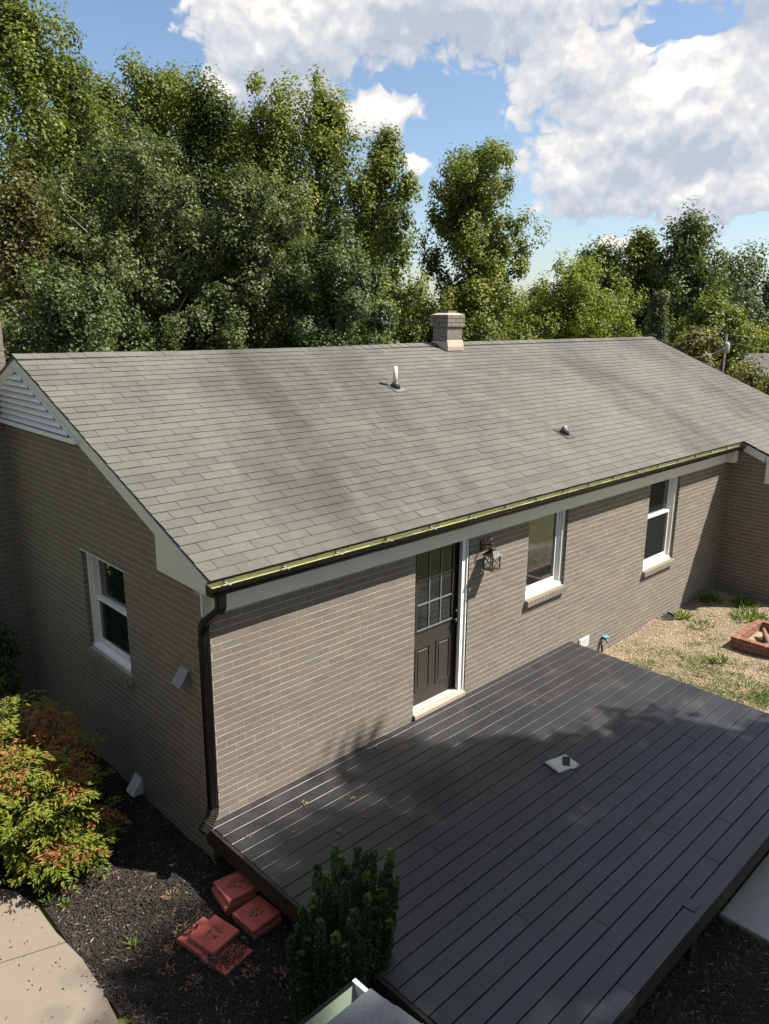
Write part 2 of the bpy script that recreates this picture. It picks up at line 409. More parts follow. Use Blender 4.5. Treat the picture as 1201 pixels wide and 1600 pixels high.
c = b.mix(n, (.30, .235, .155), (.44, .355, .25)); c = b.mix(.2, c, b.mix(1, c, g, 'OVERLAY'))
b.put(p.inputs['Base Color'], c); p.inputs['Roughness'].default_value = .95; bump(b, p, b.voro(P, 45), .8, .02); M['soil'] = m
m, b, p, o = newmat('pebble'); t = tintval(b)
b.put(p.inputs['Base Color'], b.ramp(t, [(0, (.24, .18, .12)), (.3, (.38, .30, .20)), (.65, (.50, .41, .285)), (.9, (.62, .53, .40)), (1, (.36, .33, .29))])); p.inputs['Roughness'].default_value = .75
M['pebble'] = m
m, b, p, o = newmat('lawn_grass'); P = pos(b); n = b.noise(P, .35, 6, .65); g = b.noise(P, 9, 5, .75)
c = b.mix(n, (.09, .13, .03), (.19, .20, .055)); c = b.mix(b.mapr(g, .4, .65, 0, .7), c, (.26, .23, .09))
b.put(p.inputs['Base Color'], c); p.inputs['Roughness'].default_value = .95; bump(b, p, g, 1, .05); M['lawn'] = m
# leaves
def leafmat(name, stops, rough=.5, trans=.3, spec=.24):
    m, b, p, o = newmat(name); t = b.new('ShaderNodeAttribute', attribute_name='tint').outputs['Fac']
    c = b.ramp(t, stops); b.put(p.inputs['Base Color'], c); p.inputs['Roughness'].default_value = rough
    p.inputs['Specular IOR Level'].default_value = spec
    tr = b.new('ShaderNodeBsdfTranslucent'); b.put(tr.inputs[0], b.mix(1, c, (1.5, 1.6, .7), 'MULTIPLY'))
    mx = b.new('ShaderNodeMixShader'); mx.inputs[0].default_value = trans
    b.l.new(p.outputs[0], mx.inputs[1]); b.l.new(tr.outputs[0], mx.inputs[2]); b.l.new(mx.outputs[0], o.inputs[0])
    return m
def green(name, dark, mid, light, **k): return leafmat(name, [(0, dark), (.5, mid), (1, light)], **k)
M['l_gum'] = green('sweetgum_leaf', (.058, .082, .016), (.125, .155, .028), (.215, .23, .045))
M['l_olive'] = green('olive_leaf', (.036, .056, .018), (.080, .105, .034), (.145, .165, .065), rough=.5, spec=.28)
M['l_pear'] = green('pear_leaf', (.032, .056, .019), (.072, .106, .034), (.135, .165, .066), rough=.5, spec=.28)
M['l_dark'] = green('dark_leaf', (0.032, 0.054, 0.018), (0.07, 0.098, 0.03), (0.125, 0.15, 0.045))
M['l_yellow'] = green('bright_leaf', (0.085, 0.12, 0.014), (0.19, 0.235, 0.024), (0.31, 0.34, 0.045), trans=.35)
M['l_far'] = green('far_leaf', (0.048, 0.074, 0.038), (0.084, 0.12, 0.058), (0.132, 0.168, 0.078))
M['l_fir'] = green('fir_leaf', (0.042, 0.058, 0.026), (0.072, 0.09, 0.041), (0.12, 0.132, 0.06))
M['l_brown'] = green('mixed_leaf', (0.06, 0.07, 0.022), (0.13, 0.13, 0.045), (0.22, 0.19, 0.075))
M['l_holly'] = green('holly_leaf', (.014, .028, .012), (.026, .05, .018), (.16, .2, .04), rough=.35, trans=.15)
M['l_nandina'] = leafmat('nandina_leaf', [(0, (.04, .075, .012)), (.3, (.13, .18, .022)), (.55, (.25, .27, .04)), (.68, (.27, .23, .05)), (.82, (.38, .13, .06)), (1, (.26, .05, .045))], rough=.5, trans=.35)
M['l_weed'] = green('weed_leaf', (.06, .11, .02), (.12, .19, .03), (.24, .28, .06), trans=.3)
M['l_dry'] = leafmat('dry_leaf', [(0, (.10, .06, .03)), (.5, (.28, .17, .08)), (1, (.50, .36, .20))], rough=.8, trans=.1)

# paint tones, set once for the daylight above
def tone(m, k):
    t = m.node_tree
    for p in [n for n in t.nodes if n.type == 'BSDF_PRINCIPLED']+[n for n in t.nodes if n.type == 'BSDF_TRANSLUCENT']:
        s_ = p.inputs[0]; k3 = k if hasattr(k, '__len__') else (k, k, k)
        if s_.is_linked:
            src = s_.links[0].from_socket; mx = t.nodes.new('ShaderNodeMix'); mx.data_type = 'RGBA'; mx.blend_type = 'MULTIPLY'
            mx.inputs[0].default_value = 1.0; t.links.new(src, mx.inputs[6]); mx.inputs[7].default_value = (*k3, 1); t.links.new(mx.outputs[2], s_)
for nm, kk in dict(brick=(.92, .90, .86), mortar=1.04, firebrick=.62, shingle=(.72, .74, .75), trim=1.0, vinyl=1.05, louver=1.0, gutter_in=1.05, door=.8, threshold=.52, deck=.80, walk=.74, slab=.72, paver=(1.75, 1.2, 1.12),
                   soil=.80, pebble=(.84, .80, .74), lawn=.85, muntin=.9, ventwhite=.8, ventgrey=.8, l_gum=1.06, l_dark=1.06, l_holly=1.9, l_olive=1.05, l_pear=1.02, l_brown=.9, l_yellow=.85, l_far=.9, l_nandina=.95, l_weed=.85, l_dry=.7, copper=.7, board=.8).items():
    tone(M[nm], tuple(x*.82 for x in kk) if hasattr(kk, '__len__') else kk*.82)

# ---------------------------------------------------------------- leaf clouds
def unit(a): return a/np.maximum(np.linalg.norm(a, axis=1, keepdims=True), 1e-9)
def leaves(C, axis, nrm, L, W, tint, cup=.12):
    """one four-cornered leaf per row: C base point, axis direction, nrm approximate normal"""
    n = len(C); axis = unit(axis); side = unit(np.cross(axis, nrm)); nn = np.cross(side, axis)
    L = np.broadcast_to(L, n)[:, None]; W = np.broadcast_to(W, n)[:, None]
    mid = C+axis*L*.45
    V = np.empty((n, 4, 3)); V[:, 0] = C; V[:, 1] = mid+side*W*.5+nn*W*cup; V[:, 2] = C+axis*L-nn*L*.06; V[:, 3] = mid-side*W*.5+nn*W*cup
    return V.reshape(-1, 3), np.arange(4*n).reshape(n, 4), np.repeat(np.clip(tint, 0.001, .999), 4)
def cone_axis(n): return unit(rng.normal(size=(n, 3)))

def crown_points(H, zb, prof, nclump, Rmax, lump=.35, seed=0, lean=(0, 0), nl=26, rise=1.0, ext=.5):
    """clump centres strung along limbs that leave the trunk and point up and out: lobed, uneven outline with gaps"""
    r = np.random.default_rng(seed)
    P, t, lob, ends = [], [], [], []
    per = max(3, nclump//nl)
    for i in range(nl):
        u = 1.0 if i == 0 else min(1.0, ((i+r.random())/nl)**.85)
        a = i*2.39996+r.normal()*.35
        reach = Rmax*prof(np.array([u]))[0]*(1+lump*r.uniform(-1, .75))
        if i == 0: reach = Rmax*.08
        z = zb+(H-zb)*u*(1-.05*r.random()*(i > 0))
        tip = np.array([np.cos(a)*reach+lean[0]*u, np.sin(a)*reach+lean[1]*u, z])
        z0 = max(zb*.6, z-rise*max(reach, .18*H*(i == 0))-.3)
        root = np.array([lean[0]*max(0, (z0-zb)/(H-zb)), lean[1]*max(0, (z0-zb)/(H-zb)), z0])
        Ln = np.linalg.norm(tip-root)
        w = r.random(per)**.62
        thick = ext*Rmax*.52*(np.sqrt(np.clip(1-((w-.55)/.62)**2, 0.02, 1)))*(.7+.6*r.random())
        off = unit(r.normal(size=(per, 3)))*(r.random((per, 1))**.5)*thick[:, None]
        c = root+(tip-root)*w[:, None]+off+np.array([0, 0, .08*Ln])*np.sin(w*3.1)[:, None]
        P.append(c); t.append(np.clip((c[:, 2]-zb)/(H-zb), 0, 1)); lob.append(np.full(per, r.normal())); ends.append((root, tip))
    return np.concatenate(P), np.concatenate(t), np.concatenate(lob), ends
PROF = dict(oval=lambda t: np.sqrt(np.clip(1-((t-.42)/.6)**2, 0.02, 1)),
            spire=lambda t: np.clip(1.08-t, 0.05, 1)**.62*np.clip(t*7+.35, 0, 1),
            round=lambda t: np.sqrt(np.clip(1-((t-.45)/.57)**2, .02, 1)),
            column=lambda t: np.clip(1.05-t**3, .08, 1)*np.clip(.55+t*3, 0, 1),
            cone=lambda t: np.clip(1.02-t, .03, 1))

def tree(name, label, group, px, py, D, width_px, mat, prof='oval', nclump=240, nleaf=120, leaf=.125, clump=.5,
         base=.12, lump=.35, upright=1.3, ground=-.45, seed=1, nl=26, rise=1.0, ext=.5, loc=None, H=None, Rm=None, lean=(0, 0), cat='tree', droop=0.0, limbs=22):
    if loc is None:
        p = at(px, py, D); loc = (p[0], p[1], ground); H = p[2]-ground
        Rm = width_px/F_PX*D/2*(1.38 if prof in ('column', 'spire') else 1.12)
    r = np.random.default_rng(seed*31+5)
    root = thing(name, label, cat, tuple(loc), 0, group)
    zb = H*base
    P, t, lob, ends = crown_points(H-clump*.8, zb, PROF[prof], nclump, max(.2, Rm-clump*.4), lump, seed, lean, nl, rise, ext)
    nclump = len(P)
    # leaves: clumps of leaves, each clump its own mean tone
    n = nclump*nleaf
    ci = np.repeat(np.arange(nclump), nleaf)
    sc = r.uniform(.6, 1.25, nclump)[ci][:, None]*clump
    off = unit(r.normal(size=(n, 3)))*(r.random((n, 1))**.45)
    off[:, 2] *= upright
    C = P[ci]+off*sc
    outw = np.concatenate([C[:, :2]-np.array(lean)*t[ci][:, None]*1.0, (C[:, 2:]-H*.45)*.6], 1)
    nrm = unit(unit(off)*.75+unit(outw)*.45+np.array([0, 0, .35])+r.normal(size=(n, 3))*.38)
    ax = unit(np.cross(nrm, r.normal(size=(n, 3))))+np.array([0, 0, -droop-.15])
    tint = .5+lob[ci]*.12+r.normal(size=nclump)[ci]*.13+r.normal(size=n)*.15
    V, Fq, T = leaves(C, ax, nrm, leaf*r.uniform(.7, 1.3, n), leaf*.78*r.uniform(.7, 1.2, n), tint)
    # trunk and limbs
    k = MB(); tr = max(.09, H*.016)
    hs = np.linspace(0, .93, 9)
    path = [(lean[0]*max(0, (h-base)/(1-base))+.10*math.sin(seed+h*7)*h, lean[1]*max(0, (h-base)/(1-base))+.10*math.cos(seed*2+h*6)*h, H*h-.1*(h == 0)) for h in hs]
    k.tube(path, [tr*(1.25 if h == 0 else 1)*(1-.86*h) for h in hs], 8)
    for a, e in ends:
        if e[2] > H*.97 and np.hypot(e[0], e[1]) < .2*Rm: continue
        mid = (a+e)/2+np.array([0, 0, .10*np.linalg.norm(e-a)])*(-1 if droop else 1)
        rr = tr*.40*(1-.7*min(1, a[2]/H))
        k.tube([a, mid, e], [rr, rr*.65, rr*.15], 5, False)
    k.build('trunk', M['bark'], root, local=True, smooth=True)
    link('crown', mesh_np('crown', V, Fq, T), mat, root)
    return root
G = -0.43          # level of the beds round the house; the top of the deck is 0

# ================================================================ SETTING
# lawn sheet to the horizon
lawn = MB(); rings = [0, 30, 80, 200, 600, 1500]
vv = [(0, 0, G-.05)]; ff = []
for ri, rr in enumerate(rings[1:]):
    for k in range(48): vv.append((rr*math.cos(k*math.pi/24), rr*math.sin(k*math.pi/24), G-.05))
for k in range(48): ff.append((0, 1+k, 1+(k+1) % 48))
for ri in range(len(rings)-2):
    for k in range(48):
        a = 1+ri*48; ff.append((a+k, a+48+k, a+48+(k+1) % 48, a+(k+1) % 48))
lawn.add(vv, ff); tag(lawn.build('lawn', M['lawn']), kind='structure')

def sheet(name, poly, z0, z1, mat, kind='structure'):
    k = MB(); k.prism(poly, 2, z0, z1); return tag(k.build(name, mat), kind=kind)
def bed_height(x, y):
    return G+.018*np.sin(3.1*x+1)*np.cos(2.7*y)+.012*np.sin(7*x+2*y)+.012*np.cos(6.1*y-3*x)-.014
def bumpy(name, x0, x1, y0, y1, n, mat, inside=None):
    nx = int((x1-x0)/n)+1; ny = int((y1-y0)/n)+1
    X, Y = np.meshgrid(np.linspace(x0, x1, nx), np.linspace(y0, y1, ny), indexing='ij')
    Z = bed_height(X, Y)
    V = np.stack([X, Y, Z], -1).reshape(-1, 3)
    i, j = np.meshgrid(np.arange(nx-1), np.arange(ny-1), indexing='ij'); a = i*ny+j
    Fq = np.stack([a, a+ny, a+ny+1, a+1], -1).reshape(-1, 4)
    if inside is not None:
        cen = V[Fq].mean(1); Fq = Fq[inside(cen[:, 0], cen[:, 1])]
    return tag(link(name, mesh_np(name, V, Fq, smooth=True), mat), kind='structure')
def in_mulch(x, y):
    edge = -1.345+.035*np.sin(5*y)+.02*np.sin(13*y+1)-.16*np.clip(y-.6, 0, 1)
    a = (x > edge) & (y > -3.4) & (x < .12)
    bk = (y > 1.05-.15*np.sin(3*x)) & (x > -2.6) & (x < .12)
    c2 = (x > -1.4) & (x < 2.74) & (y < -3.2) & (y > -5.6)
    return a | bk | c2
bumpy('mulch_bed', -2.6, 2.9, -5.6, 6.5, .09, M['mulch'], in_mulch)
def in_yard(x, y): return (x > 5.2) & (x < 11.0) & (y < .1) & (y > -3.6-.25*np.sin(2*x))
bumpy('gravel_yard', 5.2, 11.0, -4.2, .1, .12, M['soil'], in_yard)
# walkway with its control joint, slab by the deck
k = MB()
E_ = [(-1.36-.03*math.sin(4*y), y) for y in np.linspace(-4.6, .55, 14)]+[(-1.45, .85), (-1.62, 1.08), (-2.0, 1.2), (-5.5, 1.25)]
jl = lambda x: .0+(x+1.36)*-.33
left_lo = [(x, y) for x, y in E_ if y < jl(-1.36)-.01]
k.prism([(-5.5, -4.6)]+left_lo+[(-1.36, jl(-1.36)-.005), (-5.5, jl(-5.5)-.005)], 2, G-.10, G+.018)
k.prism([(-5.5, jl(-5.5)+.005), (-1.36, jl(-1.36)+.005)]+[(x, y) for x, y in E_ if y > jl(-1.36)+.01], 2, G-.10, G+.018)
tag(k.build('walkway', M['walk']), kind='structure')
k = MB(); k.bevbox(2.74, 5.6, -5.6, -3.47, G-.08, G+.02, .008); tag(k.build('patio_slab', M['slab']), kind='structure')

# mulch chips
def chips(n, x0, x1, y0, y1, test, seed, lo=.018, hi=.055):
    r = np.random.default_rng(seed); x = r.uniform(x0, x1, n); y = r.uniform(y0, y1, n); ok = test(x, y); x = x[ok]; y = y[ok]; n = len(x)
    C = np.stack([x, y, bed_height(x, y)+r.uniform(-.002, .016, n)], 1)
    ax = unit(np.stack([r.normal(size=n), r.normal(size=n), r.normal(size=n)*.32], 1))
    nr = unit(np.array([0, 0, 1.])+r.normal(size=(n, 3))*.5); sd = unit(np.cross(ax, nr)); nn = np.cross(sd, ax)
    L = r.uniform(lo, hi, n)[:, None]; W = r.uniform(.004, .010, n)[:, None]
    V = np.stack([C-ax*L/2-sd*W*.4, C-ax*L*.4+sd*W*.6, C+ax*L/2+sd*W*.4, C+ax*L*.42-sd*W*.6, C+nn*W*.8+ax*L*.1], 1).reshape(-1, 3)
    a = np.arange(n)*5; Fq = np.concatenate([np.stack([a+i, a+(i+1) % 4, a+4], 1) for i in range(4)])
    t = np.clip(r.beta(1.9, 1.6, n), 0, 1)
    return V, Fq, np.repeat(t, 5)
parts_ = [chips(46000, -1.5, .1, -2.9, 2.6, in_mulch, 3), chips(16000, .3, 2.75, -5.2, -3.2, in_mulch, 4)]
V = np.concatenate([q[0] for q in parts_]); Fq = np.concatenate([parts_[0][1], parts_[1][1]+len(parts_[0][0])]); T = np.concatenate([q[2] for q in parts_])
tag(link('mulch_chips', mesh_np('mulch_chips', V, Fq, T), M['chip']), 'loose dark shredded bark mulch over the beds', 'mulch', kind='stuff')
# pebbles
r = np.random.default_rng(11); n = 62000
x = 5.75+5.0*r.random(n)**1.15; y = -.02-3.5*r.random(n)**1.05; ok = (x < 10.62) | (y < -1.4); x = x[ok]; y = y[ok]
ok = ~((x > 8.25) & (x < 9.45) & (y > -2.5) & (y < -1.22)); x = x[ok]; y = y[ok]; n = len(x)
s = r.uniform(.005, .011, n)[:, None, None]; base = np.array([[1, 0, 0], [-1, 0, 0], [0, 1, 0], [0, -1, 0], [0, 0, 1], [0, 0, -1]], float)*np.array([1, 1, .6])
base = base[None]*s*r.uniform(.75, 1.35, (n, 6, 1)); ang = r.random(n)*6.28; ca, sa = np.cos(ang)[:, None], np.sin(ang)[:, None]
bx = base[..., 0]*ca-base[..., 1]*sa; by = base[..., 0]*sa+base[..., 1]*ca
C = np.stack([x, y, bed_height(x, y)+.006], 1)
V = (np.stack([bx, by, base[..., 2]], -1)+C[:, None]).reshape(-1, 3); a = np.arange(n)*6
tri = [(0, 2, 4), (2, 1, 4), (1, 3, 4), (3, 0, 4), (2, 0, 5), (1, 2, 5), (3, 1, 5), (0, 3, 5)]
Fq = np.concatenate([np.stack([a+i, a+j, a+kk], 1) for i, j, kk in tri])
tag(link('pebbles', mesh_np('pebbles', V, Fq, np.repeat(r.random(n), 6), smooth=True), M['pebble']), 'pale tan pebbles spread over the side yard', 'pebbles', kind='stuff')

# ================================================================ THE HOUSE
HX = 10.66; RIDGE_Y = 3.70; EY, EZ = -0.229, 2.365; SL = math.tan(R(22.27)); RX = 14.62; RX0 = -.03
WY = -1.30                                  # front face of the wing
roof_z = lambda y: EZ+(min(y, 2*RIDGE_Y-y)-EY)*SL
RZ = roof_z(RIDGE_Y)
house = thing('house', 'grey painted brick ranch house with weathered grey shingle roof', 'house', (5, 3.7, G))
HO = np.array(house.location)
C_ = .0677; BL = .2032; JT = .0095; BD = .0836
door_o = (2.60, 3.50, .0, 2.25); w1 = (4.66, 5.54, .915, 2.25); w2 = (7.80, 8.80, .575, 2.25); gw = (1.42, 2.40, .915, 2.031)
bricks = []      # (frame, u0, u1, z0, z1, depth)
def lay(u0, u1, r0, r1, fr, openings=(), topf=None, start=None, phase=0.185):
    for rr in range(r0, r1):
        z0 = rr*C_+JT/2; z1 = (rr+1)*C_-JT/2
        ph = phase+(BL/2 if rr % 2 else 0)
        s0 = u0 if start is None else u0+start(rr)
        e = s0; ends = []
        kk = math.floor((s0-ph)/BL)
        segs = []
        while True:
            a = max(s0, ph+kk*BL+.0055); bb = min(u1, ph+(kk+1)*BL)
            if a >= u1: break
            if bb-a > .015: segs.append((a, bb))
            kk += 1
        for o in openings:
            if z1 < o[2]+.004 or z0 > o[3]-.004: continue
            out = []
            for a, bb in segs:
                if bb <= o[0] or a >= o[1]: out.append((a, bb)); continue
                if o[0]-a > .02: out.append((a, o[0]))
                if bb-o[1] > .02: out.append((o[1], bb))
            segs = out
        for a, bb in segs:
            if topf is not None and (z1 > topf(a) or z1 > topf(bb)):
                continue
            bricks.append((fr, a, bb, z0, z1))
R0 = math.floor((G-.12)/C_)
even_start = lambda rr: 0.0 if rr % 2 == 0 else BD+JT
odd_start = lambda rr: 0.0 if rr % 2 else BD+JT
lay(0, HX-.002, R0, math.floor(2.12/C_), 'front', (door_o, w1, w2), None, even_start)
lay(0, 2*RIDGE_Y, R0, 60, 'gable', (gw,), lambda y: roof_z(y)-.045, odd_start, phase=.0836)
lay(-WY*0+0, -WY-.002, R0, 60, 'wing', (), lambda d: roof_z(-d)-.045, None, phase=.11)      # u measured from the inner corner outwards
lay(.0, 2.0, R0, math.floor(1.72/C_), 'wingfront', (), None, even_start)
def brick_box(fr, a, bb, z0, z1, d=BD):
    if fr == 'front': return a, bb, 0, d, z0, z1
    if fr == 'gable': return 0, d, a, bb, z0, z1
    if fr == 'wing': return HX, HX+d, -bb, -a, z0, z1
    if fr == 'wingfront': return HX+a, HX+bb, WY, WY+d, z0, z1
cen = np.array([[(q[0]+q[1])/2, (q[2]+q[3])/2, (q[4]+q[5])/2] for q in (brick_box(*t) for t in bricks)])
def largest(cen, nrm, area, limit=300, extra=None):
    px, py, z = project(cen); d = cen-CAM; L = np.linalg.norm(d, axis=1)
    cosv = np.clip(-(d*nrm).sum(1)/L, 0, 1); sc = area*cosv/L**2
    sc[(z < .1) | (px < 2) | (px > 1199) | (py < 2) | (py > 1598)] = 0
    if extra is not None: sc[extra] = 0
    return set(np.argsort(-sc)[:limit].tolist())
nv = {'front': (0, -1, 0), 'gable': (-1, 0, 0), 'wing': (-1, 0, 0), 'wingfront': (0, -1, 0)}
bn = np.array([nv[t[0]] for t in bricks], float); area = np.array([t[2]-t[1] for t in bricks])
hid = np.array([(t[0] == 'front' and t[1] < 5.8 and t[4] < .0) or (t[0] == 'front' and t[4] > 2.0) or (t[0] == 'gable' and t[2] < 2.6 and t[4] < .35 and t[1] > .9) for t in bricks])
pick = largest(cen, bn, area, 300, hid)
# wall bodies (the mortar shows between the bricks, 1.5 mm behind their faces)
e_ = .0015
def wall_front():
    k = MB(); xs = [e_, 2.60-e_, 3.50+e_, 4.66-e_, 5.54+e_, 7.80-e_, 8.80+e_, HX+.3]; zt = 2.28
    for i in (0, 2, 4, 6): k.box(xs[i], xs[i+1], e_, .22, -.62, zt)
    for (a, bb, lo) in ((2.60-e_, 3.50+e_, -.003), (4.66-e_, 5.54+e_, .915-e_), (7.80-e_, 8.80+e_, .575-e_)): k.box(a, bb, e_, .22, -.62, lo)
    return k
fw = wall_front().build('front_wall', M['mortar'], house)
k = MB(); top = lambda y: roof_z(y)-.05
k.prism([(e_+.22, -.62), (1.42-e_, -.62), (1.42-e_, top(1.42)), (e_+.22, top(e_+.22))], 0, e_, .22)
k.prism([(2.40+e_, -.62), (2*RIDGE_Y, -.62), (2*RIDGE_Y, top(0)), (RIDGE_Y, top(RIDGE_Y)), (2.40+e_, top(2.4))], 0, e_, .22)
k.prism([(1.42-e_, -.62), (2.40+e_, -.62), (2.40+e_, .915-e_), (1.42-e_, .915-e_)], 0, e_, .22)
k.prism([(1.42-e_, 2.031+e_), (2.40+e_, 2.031+e_), (2.40+e_, top(2.4)), (1.42-e_, top(1.42))], 0, e_, .22)
gwall = k.build('gable_wall', M['mortar'], house)
k = MB(); k.prism([(WY+e_, -.62), (.0, -.62), (.0, roof_z(0)-.05), (WY+e_, roof_z(WY)-.05)], 0, HX+e_, HX+.22)
k.box(HX+.22, RX-.3, WY+e_, WY+.22, -.62, 1.74); wwall = k.build('wing_wall', M['mortar'], house)
k = MB(); k.box(.22, RX-.3, 2*RIDGE_Y-.22, 2*RIDGE_Y, -.62, 2.28); k.prism([(WY+.22, -.62), (2*RIDGE_Y-.22, -.62), (2*RIDGE_Y-.22, 2.2), (RIDGE_Y, RZ-.1), (WY+.22, 1.7)], 0, RX-.52, RX-.3)
k.build('rear_wall', M['brick'], house)
parent_of = {'front': fw, 'gable': gwall, 'wing': wwall, 'wingfront': wwall}
cache = {}; SV, SF, ST = [], [], []
unitbox = np.array([(x, y, z) for x in (-.5, .5) for y in (-.5, .5) for z in (-.5, .5)])
boxf = np.array([(0, 1, 3, 2), (4, 6, 7, 5), (0, 4, 5, 1), (2, 3, 7, 6), (0, 2, 6, 4), (1, 5, 7, 3)])
for i, t in enumerate(bricks):
    q = brick_box(*t); c = np.array([(q[0]+q[1])/2, (q[2]+q[3])/2, (q[4]+q[5])/2]); dims = np.array([q[1]-q[0], q[3]-q[2], q[5]-q[4]])
    nrm = np.array(nv[t[0]]); c = c+nrm*random.uniform(-.0012, .0012)
    if i in pick:
        key = tuple(np.round(dims, 3))
        if key not in cache: cache[key] = mesh_np('brick', unitbox*dims, boxf); cache[key].materials.append(M['brick'])
        link('brick', cache[key], None, parent_of[t[0]], tuple(c-HO))
    else:
        SF.append(boxf+8*len(SV)); SV.append(unitbox*dims+c); ST.append(np.full(8, random.random()))
tag(link('brickwork', mesh_np('brickwork', np.concatenate(SV)-HO, np.concatenate(SF), np.concatenate(ST)), M['brick'], house), kind='stuff')

# ---- roof: deck, then shingle by shingle
NROW = 34; ROWE = (RIDGE_Y-EY)/math.cos(math.atan(SL))/NROW
cs, sn = math.cos(math.atan(SL)), math.sin(math.atan(SL))
WROWS = int(round((1.53-.229)/cs/ROWE)); WEY = EY-WROWS*ROWE*cs; WEZ = EZ-WROWS*ROWE*sn
k = MB()
def slope_slab(x0, x1, ya, za, yb, zb, th=.022, lift=0):
    k.add([(x0, ya, za-th), (x1, ya, za-th), (x1, yb, zb-th), (x0, yb, zb-th), (x0, ya, za-lift), (x1, ya, za-lift), (x1, yb, zb-lift), (x0, yb, zb-lift)],
          [(3, 2, 1, 0), (4, 5, 6, 7), (0, 1, 5, 4), (1, 2, 6, 5), (2, 3, 7, 6), (3, 0, 4, 7)])
slope_slab(RX0+.012, RX, EY+.02, EZ+.008, RIDGE_Y, RZ, .03, .004)
slope_slab(HX-.02, RX, WEY+.02, WEZ+.008, EY+.02, EZ+.008, .03, .004)
roof = k.build('roof', M['underlay'], house)
k = MB(); slope_slab(RX0, RX, RIDGE_Y, RZ, 2*RIDGE_Y-EY, EZ, .03, -.004); k.build('rear_roof_slope', M['shingle'], house)
tabs = []
TAB = .305
for rr in range(-WROWS, NROW):
    x0 = RX0 if rr >= 0 else HX-.03
    off = (-TAB/2 if rr % 2 else 0)+random.uniform(-.006, .006)
    nx = int((RX-RX0)/TAB)+3
    for i in range(-1, nx):
        a = RX0+off+i*TAB; bb = a+TAB-.0045; a = max(a, x0+random.uniform(-.004, .002)); bb = min(bb, RX)
        if bb-a < .03: continue
        tabs.append((rr, a, bb))
def tab_center(t):
    s = (t[0]+.5)*ROWE; return np.array([(t[1]+t[2])/2, EY+s*cs, EZ+s*sn])
tcn = np.array([tab_center(t) for t in tabs]); tn = np.tile(np.array([0, -sn, cs]), (len(tabs), 1))
tpick = largest(tcn, tn, np.array([t[2]-t[1] for t in tabs]))
SV, SF, ST = [], [], []; cache = {}
for i, t in enumerate(tabs):
    w_ = t[2]-t[1]; s0 = t[0]*ROWE-.004*random.random(); s1 = s0+ROWE+.012
    lift = .0085+random.uniform(-.001, .0022); tw = random.uniform(-.0012, .0012); th = .0055
    # lower edge proud of the course below, upper edge slipping under the next
    P = []
    for xx, dl in ((-w_/2, tw), (w_/2, -tw)):
        for ss, ll in ((-(ROWE+.012)/2, lift), ((ROWE+.012)/2, .0012)):
            P.append((xx, ss, ll+dl-th)); P.append((xx, ss, ll+dl))
    P = np.array(P)                                  # x, along slope, normal
    c = np.array([(t[1]+t[2])/2, EY+(s0+s1)/2*cs, EZ+(s0+s1)/2*sn])
    W3 = np.stack([P[:, 0], P[:, 1]*cs-P[:, 2]*sn, P[:, 1]*sn+P[:, 2]*cs], 1)
    if i in tpick:
        me = mesh_np('shingle', W3, boxf); me.materials.append(M['shingle'])
        link('shingle', me, None, roof, tuple(c-HO))
    else:
        SF.append(boxf+8*len(SV)); SV.append(W3+c); ST.append(np.full(8, random.random()))
tag(link('shingles', mesh_np('shingles', np.concatenate(SV)-HO, np.concatenate(SF), np.concatenate(ST)), M['shingle'], house), kind='stuff')
# ridge caps
x = RX0-.01; n = 0
while x < RX-.05:
    k = MB(); wdt = .13; x1 = min(x+.235, RX+.01); zz = .014+.005*random.random(); sag = -.028*math.sin(math.pi*(x+.3)/7.0)**2*(x < 6.8)
    for a, bb, l0, l1 in ((x, x1, zz+.006, zz),):
        V = []
        for xx, l in ((a, l0), (bb, l1)):
            for yy in (RIDGE_Y-wdt*cs, RIDGE_Y, RIDGE_Y+wdt*cs):
                V.append((xx, yy, roof_z(yy)+l+.006+sag)); V.append((xx, yy, roof_z(yy)+l+sag))
        k.add(V, [(0, 6, 8, 2), (2, 8, 10, 4), (1, 3, 9, 7), (3, 5, 11, 9), (0, 1, 7, 6), (4, 10, 11, 5), (0, 2, 3, 1), (2, 4, 5, 3), (6, 7, 9, 8), (8, 9, 11, 10)])
    k.build('ridge_cap', M['shingle'], roof); x += .2
# rake boards, boxed eave returns, frieze, soffit
def slope_board(name, x0, x1, ya, yb, drop0, drop1, mat=M['trim']):
    k = MB(); k.prism([(ya, roof_z(ya)-drop0), (yb, roof_z(yb)-drop0), (yb, roof_z(yb)-drop1), (ya, roof_z(ya)-drop1)], 0, x0, x1)
    return k.build(name, mat, house)
slope_board('rake_board', -.026, -.001, .60, RIDGE_Y-.001, .034, .165)
slope_board('rake_board', -.026, -.001, RIDGE_Y+.001, 2*RIDGE_Y-.6, .034, .165)
k = MB(); k.prism([(.655, roof_z(.655)-.034), (.665, 2.244), (-.165, 2.222), (-.165, 2.30), (-.17, roof_z(-.17)-.034)], 0, -.029, -.0005); k.build('eave_return', M['trim'], house)
k = MB(); k.prism([(2*RIDGE_Y-.655, roof_z(.655)-.034), (2*RIDGE_Y-.665, 2.244), (2*RIDGE_Y+.165, 2.222), (2*RIDGE_Y+.17, roof_z(-.17)-.034)], 0, -.029, -.0005); k.build('eave_return', M['trim'], house)
k = MB(); k.box(.002, HX-.004, -.028, .0, 1.986, 2.235); fz = k.build('frieze_board', M['trim'], house)
for xx in (4.02, 8.2): 
    k = MB(); k.box(xx-.0015, xx+.0015, -.0295, -.0285, 1.987, 2.22); k.build('joint', M['ventgrey'], fz)
k = MB(); k.box(-.0, HX-.17, -.165, -.030, 2.225, 2.24); k.build('soffit', M['trim'], house)
k = MB(); k.box(-.0, HX-.05, -.183, -.166, 2.215, 2.345); k.build('fascia_board', M['trim'], house)
